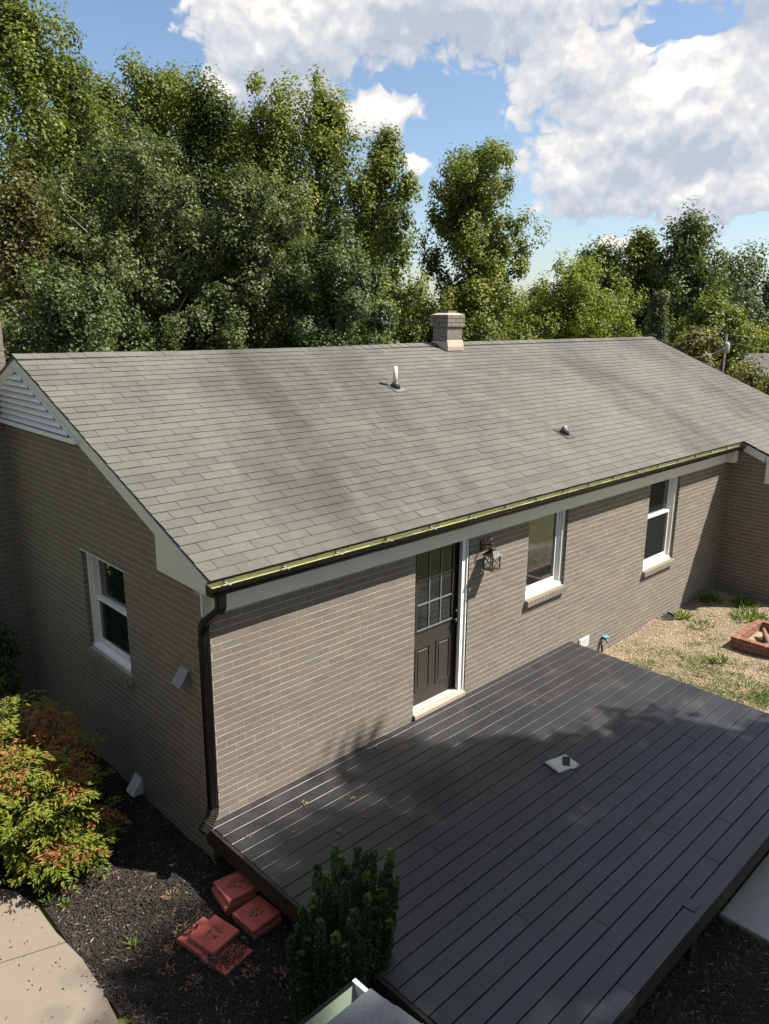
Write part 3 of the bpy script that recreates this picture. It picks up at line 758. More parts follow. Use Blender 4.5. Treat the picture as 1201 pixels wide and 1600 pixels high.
# wing trim
slope_board('rake_board', HX-.026, HX-.001, -.62, -.24, .034, .165)
slope_board('rake_board', HX-.026, HX-.001, -.24, .02, .034, .10)
k = MB(); k.prism([(-.62, roof_z(-.62)-.034), (-.652, roof_z(-.652)-.17), (-.655, 1.68), (-1.48, 1.66), (-1.49, roof_z(-1.49)-.034)], 0, HX-.029, HX-.0005); k.build('eave_return', M['trim'], house)
k = MB(); k.box(HX-.20, HX-.03, -.165, -.005, 1.99, 2.24); k.build('eave_box', M['trim'], house)
k = MB(); k.box(HX-.02, RX, WEY+.06, WEY+.08, WEZ-.16, WEZ-.01); k.box(HX, RX, WEY+.08, WY, WEZ-.16, WEZ-.14); k.build('fascia_board', M['trim'], house)

# ---- gutter, straps and downspout
GX0, GX1 = -.045, HX-.06; gy = -.184
prof_o = [(gy, 2.240), (gy-.088, 2.242), (gy-.101, 2.262), (gy-.105, 2.282), (gy-.120, 2.300), (gy-.120, 2.318), (gy-.106, 2.318)]
prof_i = [(gy-.106, 2.311), (gy-.114, 2.308), (gy-.114, 2.303), (gy-.100, 2.284), (gy-.096, 2.264), (gy-.085, 2.2465), (gy-.004, 2.2445)]
def strip(pts, x0, x1, name, mat, par):
    k = MB(); n = len(pts); V = [(x0, a, z) for a, z in pts]+[(x1, a, z) for a, z in pts]
    k.add(V, [(i, i+1, n+i+1, n+i) for i in range(n-1)]); return k.build(name, mat, par)
k = MB(); P2 = prof_o+[(gy-.106, 2.3115)]+prof_i[1:]+[(gy-.004, 2.335), (gy, 2.335)]
k.prism([(a, z) for a, z in P2], 0, GX0+.002, GX1); gut = k.build('gutter', M['gutter'], house)
k = MB(); pi_ = [(a+.0012, z+.0012) for a, z in prof_i]+[(gy-.0055, 2.333)]
k.add([(GX0+.004, a, z) for a, z in pi_]+[(GX1-.003, a, z) for a, z in pi_], [(i, i+1, len(pi_)+i+1, len(pi_)+i) for i in range(len(pi_)-1)]); k.build('gutter_lining', M['gutter_in'], gut)
cap_poly = prof_o+[(gy-.08, 2.325), (gy, 2.335)]
for xa in (GX0, GX1):
    k = MB(); k.prism(cap_poly, 0, xa-.003, xa+.0015); k.build('end_cap', M['gutter'], gut)
x = .12
while x < GX1:
    k = MB(); k.bar((x, gy-.006, 2.322), (x+.01, gy-.112, 2.312), .022, .004); k.bar((x, gy-.012, 2.330), (x, gy-.012, 2.30), .02, .004); k.build('strap', M['ventgrey'], gut); x += .62+random.uniform(-.04, .04)
arr_g = []
rg = np.random.default_rng(77)
for x_, n_ in [(.5, 5), (1.2, 4), (2.1, 6), (3.3, 7), (4.4, 9), (5.2, 14), (6.1, 16), (7.0, 20), (7.9, 22), (8.6, 26), (9.2, 40), (9.8, 30), (10.3, 24)]:
    C = np.stack([x_+rg.normal(size=n_)*.16, gy-.02-.07*rg.random(n_), 2.249+.03*rg.random(n_)], 1)
    arr_g.append(leaves(C, rg.normal(size=(n_, 3))*np.array([1, 1, .35]), np.tile([0, 0, 1.], (n_, 1))+rg.normal(size=(n_, 3))*.4, rg.uniform(.02, .06, n_), .022, rg.random(n_)))
gl_v = np.concatenate([q[0] for q in arr_g]); gl_f = np.arange(len(gl_v)).reshape(-1, 4); gl_t = np.concatenate([q[2] for q in arr_g])
tag(link('gutter_litter', mesh_np('gutter_litter', gl_v, gl_f, gl_t), M['l_brown']), 'dead leaves and seed litter caught in the long eave gutter', 'litter', kind='stuff')
# downspout
def rect_path(pts, wx, wy):
    """rectangular pipe; pts given with the pipe's cross axes kept along x and the in-plane normal"""
    k = MB(); P = [Vector(p) for p in pts]; V = []
    for i, p in enumerate(P):
        d = ((P[min(i+1, len(P)-1)]-p).normalized()+(p-P[max(i-1, 0)]).normalized()).normalized()
        xa = Vector((1, 0, 0)); xa = (xa-d*xa.dot(d)).normalized(); ya = d.cross(xa)
        for sx, sy in ((-1, -.7), (-.8, -1), (.8, -1), (1, -.7), (1, .7), (.8, 1), (-.8, 1), (-1, .7)): V.append(p+xa*sx*wx/2+ya*sy*wy/2)
    n = 8; Fc = []
    for i in range(len(P)-1):
        for j in range(n): Fc.append((i*n+j, i*n+(j+1) % n, (i+1)*n+(j+1) % n, (i+1)*n+j))
    Fc += [tuple(range(n-1, -1, -1)), tuple(range((len(P)-1)*n, len(P)*n))]
    return k.add(V, Fc)
dpx = -.012
ds = rect_path([(.055, gy-.05, 2.242), (.055, gy-.05, 2.13), (.045, gy-.035, 2.09), (dpx+.01, -.075, 1.96), (dpx, -.058, 1.92), (dpx, -.056, 1.85), (dpx, -.056, .20)], .088, .064).build('downspout', M['gutter'], house)
for zz in (1.885, 1.745, .335, .19):
    k = MB(); k.box(dpx-.0465, dpx+.0465, -.0905, -.0215, zz-.003, zz+.003); k.build('band', M['gutter'], ds)
for xx in (-.03, -.01, .012):
    k = MB(); k.box(dpx+xx-.004, dpx+xx+.004, -.092, -.088, .21, 1.80); k.build('rib', M['gutter'], ds)
pts = []
for i in range(8):
    a = i/7*R(58); pts.append((dpx-.16*(1-math.cos(a)), -.056-.04*(1-math.cos(a)), .20-.16*math.sin(a)))
last = Vector(pts[-1]); pts.append(tuple(last+Vector((-.065, -.02, -.04))))
el_ = rect_path(pts, .090, .068).build('elbow', M['gutter'], ds)
for i in range(1, 8):
    p0 = Vector(pts[i]); d = (Vector(pts[i])-Vector(pts[i-1])).normalized()
    rect_path([p0-d*.004, p0+d*.004], .098, .076).build('pleat', M['bronze'], el_)

# ---- door
d_ = thing; DY = .115
k = MB(); k.box(2.655, 3.41, DY, DY+.045, .085, 2.25); door = k.build('door', M['door'], house)
# raised mouldings and panels
def rect_frame(x0, x1, z0, z1, w, y0, y1):
    k = MB(); k.box(x0, x1, y0, y1, z0, z0+w); k.box(x0, x1, y0, y1, z1-w, z1); k.box(x0, x0+w, y0+.0005, y1, z0+w, z1-w); k.box(x1-w, x1, y0+.0005, y1, z0+w, z1-w); return k
for x0, x1 in ((2.735, 2.985), (3.085, 3.335)):
    rect_frame(x0, x1, .25, .80, .022, DY-.009, DY-.0005).build('panel_moulding', M['door'], door)
    k = MB(); k.bevbox(x0+.05, x1-.05, DY-.006, DY-.0004, .30, .75, .004); k.build('panel', M['door'], door)
gx0, gx1, gz0, gz1 = 2.745, 3.325, 1.02, 1.90
rect_frame(gx0-.03, gx1+.03, gz0-.03, gz1+.03, .03, DY-.018, DY-.0005).build('lite_frame', M['door'], door)
k = MB(); k.box(gx0-.01, gx1+.01, DY-.024, DY-.0182, gz0-.016, gz0-.002); k.build('sunlit_ledge', M['muntin'], door)  # frame's bottom edge in lighter grey: the sunlight on it put into the colour
pw, ph = (gx1-gx0)/3, (gz1-gz0)/3
for i in range(3):
    for j in range(3):
        k = MB(); k.box(gx0+i*pw+.009, gx0+(i+1)*pw-.009, DY-.005, DY-.001, gz0+j*ph+.009, gz0+(j+1)*ph-.009); k.build('pane', M['doorglass'], door)
for i in (1, 2):
    k = MB(); k.box(gx0+i*pw-.0065, gx0+i*pw+.0065, DY-.016, DY-.001, gz0, gz1); k.build('muntin', M['muntin'], door)
    k = MB(); k.box(gx0, gx1, DY-.0155, DY-.0012, gz0+i*ph-.0065, gz0+i*ph+.0065); k.build('muntin', M['muntin'], door)
for zz, rr in ((.98, .026), (1.10, .018)):
    k = MB(); k.tube([(3.375, DY, zz), (3.375, DY-.012, zz), (3.375, DY-.03, zz), (3.375, DY-.05, zz), (3.375, DY-.062, zz)], [rr*1.1, rr*.55, rr*.5, rr, rr*.6], 14); k.build('knob' if zz < 1 else 'lock', M['bronze'], door, smooth=True)
k = MB(); k.box(2.603, 2.652, .09, .17, .0, 2.25); k.build('door_jamb', M['vinyl'], house)
k = MB(); k.box(3.413, 3.447, .075, .17, .0, 2.25); k.build('weatherstrip', M['dark'], house)
k = MB(); k.box(3.448, 3.497, .03, .17, .0, 2.25); k.box(3.476, 3.497, .012, .0295, .0, 2.0); k.box(3.412, 3.447, .03, .0745, .0, 2.25); k.build('door_jamb', M['vinyl'], house)
k = MB(); k.prism([(.17, .083), (.17, .01), (-.035, .01), (-.035, .055), (.02, .075)], 0, 2.602, 3.475); th = k.build('threshold', M['threshold'], house)
for i in range(7):
    k = MB(); k.box(2.61, 3.465, .035+i*.012, .038+i*.012, .0765, .0815); k.build('groove', M['pvc'], th)

# ---- windows (opening, inside face position)
def window_front(o, upper):
    x0, x1, z0, z1 = o; zt = 2.10; Y = .085
    k = MB()
    for a, bb, ya, yb in ((x0+.002, x0+.055, Y-.04, Y+.07), (x1-.055, x1-.002, Y-.04, Y+.07), (x0+.055, x0+.08, Y-.01, Y+.07), (x1-.08, x1-.055, Y-.01, Y+.07)): k.box(a, bb, ya, yb, z0+.01, zt)
    k.prism([(Y-.055, z0+.004), (Y+.07, z0+.004), (Y+.07, z0+.075), (Y+.0, z0+.060), (Y-.05, z0+.035)], 0, x0+.0025, x1-.0025)
    w_ = k.build('window', M['vinyl'], house)
    sx0, sx1 = x0+.081, x1-.081; zb = z0+.076; zm = z0+.076+(zt-z0-.06)*.52
    k = MB(); y0 = Y+.012
    def sash(za, zb2, yy):
        k = MB(); s_ = .038
        k.box(sx0, sx1, yy, yy+.03, za, za+s_); k.box(sx0, sx1, yy, yy+.03, zb2-s_, zb2); k.box(sx0, sx0+s_, yy+.0005, yy+.03, za+s_, zb2-s_); k.box(sx1-s_, sx1, yy+.0005, yy+.03, za+s_, zb2-s_)
        sh = k.build('sash', M['vinyl'], w_)
        k = MB(); k.box(sx0+s_, sx1-s_, yy+.012, yy+.018, za+s_, zb2-s_); k.build('pane', M['glass'], w_); return sh
    if upper: sash(zb, zm, Y+.004); sash(zm-.035, zt, Y+.037)
    else: sash(zb, zt, Y+.012)
    nb = max(8, int((x1-x0)/.075)); bw = (x1-x0+.02)/nb
    sill = None
    k = MB(); k.prism([(-.05, z0-.088), (.12, z0-.088), (.12, z0+.002), (-.046, z0-.020)], 0, x0-.008, x1+.008); sill = k.build('brick_sill', M['mortar'], house)
    for i in range(nb):
        k = MB(); a = x0-.01+i*bw; k.prism([(-.055, z0-.09), (.11, z0-.09), (.11, z0+.003), (-.052, z0-.016)], 0, a+.003, a+bw-.003); k.build('brick', M['brick'], sill)
    return w_
window_front(w1, False); window_front(w2, True)
def window_gable(o):
    y0, y1, z0, z1 = o; X = .085; zt = z1-.002
    k = MB()
    for a, bb, xa in ((y0+.002, y0+.055, X-.035), (y1-.055, y1-.002, X-.035), (y0+.055, y0+.08, X-.01), (y1-.08, y1-.055, X-.01)): k.box(xa, X+.07, a, bb, z0+.01, zt)
    k.prism([(X-.05, z0+.004), (X+.07, z0+.004), (X+.07, z0+.075), (X, z0+.06), (X-.045, z0+.035)], 1, y0+.0025, y1-.0025)
    k.box(X-.034, X+.07, y0+.0552, y1-.0552, zt-.04, zt-.0003)
    w_ = k.build('window', M['vinyl'], house)
    sy0, sy1 = y0+.081, y1-.081; zb = z0+.076; zm = z0+.60; s_ = .04
    for za, zc, xx in ((zb, zm, X+.004), (zm-.035, zt-.03, X+.037)):
        k = MB(); k.box(xx, xx+.03, sy0, sy1, za, za+s_); k.box(xx, xx+.03, sy0, sy1, zc-s_, zc); k.box(xx+.0005, xx+.03, sy0, sy0+s_, za+s_, zc-s_); k.box(xx+.0005, xx+.03, sy1-s_, sy1, za+s_, zc-s_); k.build('sash', M['vinyl'], w_)
        k = MB(); k.box(xx+.012, xx+.018, sy0+s_, sy1-s_, za+s_, zc-s_); k.build('pane', M['glass'], w_)
    k = MB(); k.box(-.006, .03, y0-.02, y1+.02, z1-.004, z1+.006); k.build('lintel_flashing', M['trim'], house)
    k = MB(); k.prism([(-.046, z0-.088), (.11, z0-.088), (.11, z0+.002), (-.042, z0-.02)], 1, y0-.008, y1+.008); sill = k.build('brick_sill', M['mortar'], house)
    bw = (y1-y0+.02)/10
    for i in range(10):
        k = MB(); a = y0-.01+i*bw; k.prism([(-.055, z0-.09), (.10, z0-.09), (.10, z0+.003), (-.052, z0-.016)], 1, a+.003, a+bw-.003); k.build('brick', M['brick'], sill)
window_gable(gw)

# ---- gable louver
vb, vt = 3.215, 3.80; half = lambda z: (3.815-z)/SL*.985
k = MB(); k.prism([(RIDGE_Y-half(vb), vb), (RIDGE_Y+half(vb), vb), (RIDGE_Y, vt+.02)], 0, -.004, -.002); vent = k.build('gable_vent', M['dark'], house)
nsl = 8
for i in range(nsl):
    za = vb+.03+i*.068; h0 = half(za+.03)
    if h0 < .08: break
    k = MB(); k.add([(-.012, RIDGE_Y-half(za+.055)+.0, za+.055), (-.012, RIDGE_Y+half(za+.055), za+.055), (-.05, RIDGE_Y+half(za)-.01, za), (-.05, RIDGE_Y-half(za)+.01, za),
                     (-.004, RIDGE_Y-half(za+.055)+.0, za+.050), (-.004, RIDGE_Y+half(za+.055), za+.050), (-.042, RIDGE_Y+half(za)-.01, za-.006), (-.042, RIDGE_Y-half(za)+.01, za-.006)],
                    [(0, 1, 2, 3), (7, 6, 5, 4), (3, 2, 6, 7), (0, 3, 7, 4), (1, 5, 6, 2), (0, 4, 5, 1)]); k.build('slat', M['louver'], vent)
k = MB(); k.box(-.075, -.002, RIDGE_Y-half(vb)-.12, RIDGE_Y+half(vb)+.12, vb-.028, vb+.012); k.build('vent_sill', M['louver'], vent)
for sgn in (-1, 1):
    k = MB(); k.add([(x, RIDGE_Y+sgn*(half(z)+q), z+dz) for x in (-.034, -.0265) for z, q, dz in ((vb, 0, 0), (3.80, 0, .0), (3.80, .0, .05), (vb, .10, .0))], [(0, 1, 2, 3), (7, 6, 5, 4), (0, 4, 5, 1), (1, 5, 6, 2), (2, 6, 7, 3), (3, 7, 4, 0)]); k.build('vent_trim', M['trim'], vent)

# ---- wall vents, crawlspace vent
def hood(y, z, s, mat, name):
    k = MB(); k.add([(0, y-s/2, z-s/2), (0, y+s/2, z-s/2), (0, y+s/2, z+s/2), (0, y-s/2, z+s/2), (-s*.75, y-s/2, z-s/2), (-s*.75, y+s/2, z-s/2), (-s*.75, y+s/2, z-s*.42), (-s*.75, y-s/2, z-s*.42), (-s*.12, y-s/2, z+s/2), (-s*.12, y+s/2, z+s/2)],
          [(0, 1, 5, 4), (4, 5, 6, 7), (7, 6, 9, 8), (8, 9, 2, 3), (0, 4, 7, 8, 3), (1, 2, 9, 6, 5)])
    k.box(-.008, -.0003, y-s*.56, y+s*.56, z+s*.1, z+s*.62); return k.build(name, mat, house)
hood(.31, 1.335, .145, M['ventgrey'], 'vent_hood'); hood(1.44, -.315, .155, M['ventwhite'], 'vent_hood')
k = MB(); k.box(6.04, 6.30, -.02, .0, -.22, -.06); cv = k.build('foundation_vent', M['ventwhite'], house)
for i in range(4):
    k = MB(); k.box(6.06, 6.28, -.028, -.0205, -.20+i*.035, -.185+i*.035); k.build('slat', M['ventwhite'], cv)

# ---- chimneys and roof penetrations
def brick_stack(name, x0, x1, y0, y1, z0, z1, corb, parent_name=None):
    k = MB(); k.box(x0+.004, x1-.004, y0+.004, y1-.004, z0, z1-.004); ch = k.build(name, M['mortar'], house)
    me_v, me_f, me_t = [], [], []
    for rr in range(math.floor(z0/C_), math.ceil(z1/C_)):
        a0, a1 = rr*C_+JT/2, min(z1, (rr+1)*C_-JT/2); g = .03 if (corb and a1 > z1-.15) else 0
        if a1 - a0 < .01: continue
        def run(u0, u1, fixed, axis, sgn):
            ph = u0+(BL/2 if rr % 2 else 0)-BL
            while ph < u1:
                a, bb = max(u0, ph), min(u1, ph+BL-JT)
                if bb-a > .02:
                    lo, hi = (fixed-g, fixed+.06) if sgn < 0 else (fixed-.06, fixed+g)
                    d = np.array([(a, bb), (lo, hi), (a0, a1)] if axis == 0 else [(lo, hi), (a, bb), (a0, a1)])
                    me_f.append(boxf+8*len(me_v)); me_v.append(unitbox*(d[:, 1]-d[:, 0])+d.mean(1)); me_t.append(np.full(8, random.random()))
                ph += BL
        run(x0-g, x1+g, y0, 0, -1); run(x0-g, x1+g, y1, 0, 1); run(y0+.061, y1-.061, x0, 1, -1); run(y0+.061, y1-.061, x1, 1, 1)
    return ch, me_v, me_f, me_t
def stack_objs(ch, mv):
    for q in mv:
        me = mesh_np('brick', q-HO, boxf); me.materials.append(M['brick']); link('brick', me, None, ch)
ch, mv, mf, mt = brick_stack('chimney', 6.885, 7.262, 3.42, 3.75, 3.80, 4.46, True)
stack_objs(ch, mv)
k = MB(); k.prism([(3.385, 3.87), (3.385, 3.935), (3.414, 4.045), (3.4185, 4.045), (3.43, 3.87)], 0, 6.868, 7.280); k.prism([(6.86, 3.87), (6.884, 4.02), (6.878, 4.02), (6.845, 3.88)], 1, 3.40, 3.77); k.build('flashing', M['copper'], ch)
k = MB(); k.add([(6.857, 3.392, 4.461), (7.29, 3.392, 4.461), (7.29, 3.778, 4.461), (6.857, 3.778, 4.461), (6.95, 3.48, 4.492), (7.2, 3.48, 4.492), (7.2, 3.69, 4.492), (6.95, 3.69, 4.492)], [(3, 2, 1, 0), (4, 5, 6, 7), (0, 1, 5, 4), (1, 2, 6, 5), (2, 3, 7, 6), (3, 0, 4, 7)]); k.build('crown_wash', M['mortar'], ch)
k = MB(); k.box(6.965, 7.185, 3.49, 3.68, 4.4, 4.53); k.build('flue', M['brick'], ch)
ch2, mv, mf, mt = brick_stack('end_chimney', -.52, .085, 4.31, 5.3, -.6, 4.43, False)
tag(link('brickwork_of_end_chimney', mesh_np('brickwork', np.concatenate(mv)-HO, np.concatenate(mf), np.concatenate(mt)), M['brick'], ch2), kind='stuff')
k = MB(); k.box(-.40, .06, 4.40, 5.2, 4.431, 4.50); k.build('blue_cover', M['blue'], ch2)
# plumbing vents on the slope
def on_roof(x, y, l=0): return np.array([x, y, roof_z(y)])+l*np.array([0, -sn, cs])
def pipe(x, y, h, mat, r):
    k = MB(); c = on_roof(x, y, .012)
    ex, es = np.array([1, 0, 0]), np.array([0, cs, sn]); nn = np.array([0, -sn, cs])
    q = [c+ex*a*.10+es*b_*.15 for a, b_ in ((-1, -1), (1, -1), (1, .8), (-1, .8))]
    k.add([p for p in q]+[p+nn*.004 for p in q], [(3, 2, 1, 0), (4, 5, 6, 7), (0, 1, 5, 4), (1, 2, 6, 5), (2, 3, 7, 6), (3, 0, 4, 7)])
    fl = k.build('vent_flashing', M['steel'] if h > .2 else M['rubber'], house)
    k = MB(); k.tube([c+nn*.0, c+nn*.03+np.array([0, 0, .02]), c+np.array([0, -.01, .085])], [.08, .06, r*1.2], 16); k.build('boot', M['rubber'], fl, smooth=True)
    k = MB(); k.tube([c+np.array([0, 0, .03]), c+np.array([0, 0, h])], r, 14); k.build('pipe', mat, fl, smooth=True)
def roof_hit(px, py):
    d = pix_dir(px, py); t = (EZ-CZ+(CY-EY)*SL)/(d[2]-d[1]*SL); return CAM+d*t
pa = roof_hit(616, 606); pipe(pa[0], pa[1], .29, M['pvc'], .030)
pb = roof_hit(880, 678); pipe(pb[0], pb[1], .105, M['threshold'], .034)

# ================================================================ DECK
deck = thing('deck', 'dark charcoal painted wooden deck against the house', 'deck', (2.9, -1.8, G))
DO = np.array(deck.location)
PITCH_Y = (3.545-.095)/24; DX0, DX1 = -.04, 5.80
seams = [[3.0], [1.9, 4.7], [3.35], [], [2.4], [4.05], [1.3], [3.6], [2.88], [4.04], [2.2], [1.2], [4.05], [4.57], [2.86], [.9, 3.3], [1.69, 4.56], [3.9], [1.11, 4.0], [4.55], [2.84], [1.5], [3.4], [2.81], [1.1]]
y1 = -.006
cache = {}
for i in range(25):
    y0 = -.092 if i == 0 else y1-PITCH_Y+.009
    xs = [DX0+random.uniform(-.006, .006)]+seams[i]+[DX1+random.uniform(-.012, .004)-.003*i]
    for a, bb in zip(xs[:-1], xs[1:]):
        k = MB(); dz = random.uniform(-.0022, .0012); k.bevbox(a+.001, bb-.001, y0, y1, -.038+dz, dz, .0035); k.build('plank', M['deck'], deck)
    y1 = y0-.009
front_y = y1+.009
k = MB(); k.box(2.115, 2.225, -3.49, -3.40, .0015, .006); k.build('post_patch', M['deck'], deck)
k = MB(); k.box(DX0-.03, DX0-.001, front_y+.002, -.012, -.175, -.006); k.build('rim_board', M['skirt'], deck)
k = MB(); k.box(DX0, DX1-.1, front_y-.004, front_y+.034, -.175, -.04); k.build('rim_board', M['skirt'], deck)
k = MB(); k.box(DX1-.12, DX1-.085, front_y+.036, -.012, -.175, -.04); k.build('rim_board', M['skirt'], deck)
for xx in np.arange(.45, 5.6, .42):
    k = MB(); k.box(xx-.019, xx+.019, front_y+.04, -.02, -.17, -.042); k.build('joist', M['skirt'], deck)
for xx in (.3, 2.17, 4.0, 5.4):
    k = MB(); k.box(xx-.045, xx+.045, front_y+.04, front_y+.13, G-.1, -.171); k.build('post', M['skirt'], deck)
# white flat box and the dark phone-sized block on it
a = math.atan2(-.069, .272)
o = thing('flat_box', 'white flat plastic box lying on the dark deck', 'box', (3.08, -1.66, .0015), a)
k = MB(); k.bevbox(-.14, .14, -.105, .105, 0, .022, .004); k.build('case', M['board'], o, local=True)
k = MB(); k.bevbox(.03, .10, -.118, -.106, .004, .016, .002); k.build('latch', M['pvc'], o, local=True)
k = MB(); k.bevbox(-.132, .132, -.097, .097, .0225, .026, .0015); k.build('lid', M['board'], o, local=True)
o = thing('phone', 'black slab phone lying on the white flat box', 'phone', (3.125, -1.68, .0285), R(33))
k = MB(); k.bevbox(-.078, .078, -.038, .038, 0, .009, .002); k.build('body', M['dark'], o, local=True)
k = MB(); k.box(-.072, .072, -.034, .034, .0092, .0098); k.build('screen', M['phone'], o, local=True)

# ---- wall lantern
LX, LY = 3.762, -.125
lan = thing('wall_lantern', 'black metal wall lantern with crossed bars beside the door', 'lantern', (LX, -.0, 1.58))
k = MB(); k.bevbox(LX-.075, LX+.0, -.016, -.0004, 1.785, 1.915, .004); k.build('backplate', M['bronze'], lan)
k = MB(); pts = [(LX-.037, -.016, 1.85)]
for i in range(9):
    a_ = R(200-i*26); pts.append((LX-.037+.037*i/8, -.085+.045*math.cos(a_)-.015*i/8, 1.905+.055*math.sin(a_)))
k.tube(pts, .008, 8); k.build('arm', M['bronze'], lan, smooth=True)
k = MB(); k.tube([(LX+.02*math.cos(t_), LY, 1.862+.022*math.sin(t_)) for t_ in np.linspace(0, 6.28, 13)], .004, 6); k.build('ring', M['bronze'], lan, smooth=True)
k = MB(); k.add([(LX-.092, LY-.092, 1.745), (LX+.092, LY-.092, 1.745), (LX+.092, LY+.092, 1.745), (LX-.092, LY+.092, 1.745), (LX-.03, LY-.03, 1.805), (LX+.03, LY-.03, 1.805), (LX+.03, LY+.03, 1.805), (LX-.03, LY+.03, 1.805)], [(3, 2, 1, 0), (4, 5, 6, 7), (0, 1, 5, 4), (1, 2, 6, 5), (2, 3, 7, 6), (3, 0, 4, 7)])
k.bevbox(LX-.034, LX+.034, LY-.034, LY+.034, 1.8055, 1.835, .004); k.build('roof', M['bronze'], lan)
h = .066; zb_, zt_ = 1.582, 1.744
for sx in (-1, 1):
    for sy in (-1, 1):
        k = MB(); k.box(LX+sx*h-.006, LX+sx*h+.006, LY+sy*h-.006, LY+sy*h+.006, zb_, zt_); k.build('corner_bar', M['bronze'], lan)
k = MB(); k.bevbox(LX-.078, LX+.078, LY-.078, LY+.078, 1.570, 1.5815, .002); k.build('base', M['bronze'], lan)
for sx, sy in ((-1, 0), (1, 0), (0, -1), (0, 1)):
    for d in (-1, 1):
        if sx: A, B = (LX+sx*h, LY-d*h, zb_+.01), (LX+sx*(h+.001*d), LY+d*h, zt_-.008)
        else: A, B = (LX-d*h, LY+sy*h, zb_+.01), (LX+d*h, LY+sy*(h+.001*d), zt_-.008)
        k = MB(); k.bar(A, B, .006, .0045); k.build('cross_bar', M['bronze'], lan)
k = MB(); k.tube([(LX, LY, 1.5825), (LX, LY, 1.66)], .014, 10); k.build('candle', M['pvc'], lan)

# ================================================================ SMALL THINGS ON THE GROUND
def paver(cx, cy, z, rot, label, s=.285, h=.052):
    o = thing('paver', label, 'paver', (cx, cy, z), rot, 'red square pavers stacked by the deck')
    k = MB(); k.bevbox(-s/2, s/2, -s/2, s/2, 0, h, .006); k.build('slab', M['paver'], o, local=True); return o
gz = G-.012
paver(-.105, -.50, gz, R(-6), 'red paver at the bottom of the three-high stack by the deck corner')
paver(-.125, -.515, gz+.053, R(-10), 'red paver in the middle of the three-high stack by the deck corner')
paver(-.10, -.515, gz+.106, R(-7), 'red paver on top of the three-high stack, nearest the house')
paver(-.115, -.855, gz+.0, R(2), 'red paver underneath in the two-high stack touching the deck side')
paver(-.125, -.850, gz+.053, R(4), 'red paver on top of the two-high stack touching the deck side')
paver(-.545, -.70, gz, R(12), 'red paver half covered under another, its mulchy corner towards the house')
paver(-.50, -.985, gz-.008, R(10), 'lowest red paver nearest the camera, scattered with mulch')
paver(-.495, -.80, gz+.053, R(11), 'red paver lying across two others, farthest from the deck')
# moss tufts and scraps on the pavers and deck
def tuft(cx, cy, z, n, rad, L, seed, up=.5):
    r = np.random.default_rng(seed); a = r.random(n)*6.28; rr = rad*r.random(n)**.7
    C = np.stack([cx+np.cos(a)*rr, cy+np.sin(a)*rr, np.full(n, z)], 1)
    ax = np.stack([np.cos(a)+r.normal(size=n)*.4, np.sin(a)+r.normal(size=n)*.4, up+r.random(n)*up], 1)
    return leaves(C, ax, np.tile([0, 0, 1.], (n, 1))+r.normal(size=(n, 3))*.3, L*r.uniform(.5, 1.2, n), L*.22, np.clip(r.normal(.5, .2, n), 0, 1))
def stuff_from(name, arrs, mat, label, cat):
    V, Fq, T = [], [], []; n = 0
    for v, f, t in arrs: V.append(v); Fq.append(f+n); T.append(t); n += len(v)
    return tag(link(name, mesh_np(name, np.concatenate(V), np.concatenate(Fq), np.concatenate(T)), mat), label, cat, kind='stuff')
stuff_from('moss_sprigs', [tuft(-.10, -.515, gz+.159, 34, .05, .035, 1, .12), tuft(-.125, -.85, gz+.106, 34, .05, .035, 2, .12), tuft(-.495, -.80, gz+.106, 34, .05, .035, 3, .12)], M['l_brown'], 'flat sprigs of dead moss on top of the red pavers', 'moss')
V, Fq, T = chips(800, -.72, -.3, -1.15, -.55, lambda x, y: ((x+.5)**2/.03+(y+1.0)**2/.02 < 1) | ((x+.60)**2+(y+.58)**2 < .006), 9)
V[:, 2] += .055
tag(link('mulch_scraps', mesh_np('mulch_scraps', V, Fq, T), M['chip']), 'scraps of mulch fallen on the lowest pavers', 'mulch', kind='stuff')
r = np.random.default_rng(5); n = 80
C = np.stack([r.uniform(-2.3, -1.35, n), r.uniform(-1.3, .9, n), np.full(n, G+.0215)], 1); C[:, 0] = -1.38-np.abs(r.normal(size=n))*.28
stuff_from('walkway_litter', [leaves(C, np.stack([r.normal(size=n), r.normal(size=n), np.zeros(n)], 1), np.tile([0, 0, 1.], (n, 1)), r.uniform(.01, .035, n), .008, r.random(n)*.4, cup=.4)], M['chip'], 'bits of mulch strewn on the concrete walkway', 'mulch')
dl = [(.792, -.356, .06), (1.149, -.615, .05), (1.14, -.55, .03), (1.033, -.896, .04), (.759, -.882, .06), (.132, -.394, .035), (.45, -.62, .025), (3.9, -.75, .03), (4.1, -.62, .025), (3.4, -.5, .03), (1.55, -2.55, .03), (1.75, -2.75, .03), (2.6, -2.4, .025), (2.2, -1.2, .025), (.6, -1.6, .03), (1.1, -2.0, .02), (3.3, -2.65, .03), (3.4, -3.0, .03), (2.0, -1.95, .02), (3.1, -1.2, .02)]
arr = []
for i, (x, y, s_) in enumerate(dl):
    n = 5; C = np.stack([x+r.normal(size=n)*s_*.2, y+r.normal(size=n)*s_*.2, np.full(n, .0045)], 1)
    arr.append(leaves(C, np.stack([r.normal(size=n), r.normal(size=n), np.full(n, .05)], 1), np.tile([0, 0, 1.], (n, 1)), s_*.6, s_*.42, r.uniform(.5, 1, n), cup=.25))
stuff_from('leaf_scraps', arr, M['l_dry'], 'pale dried scraps scattered on the deck boards', 'debris')

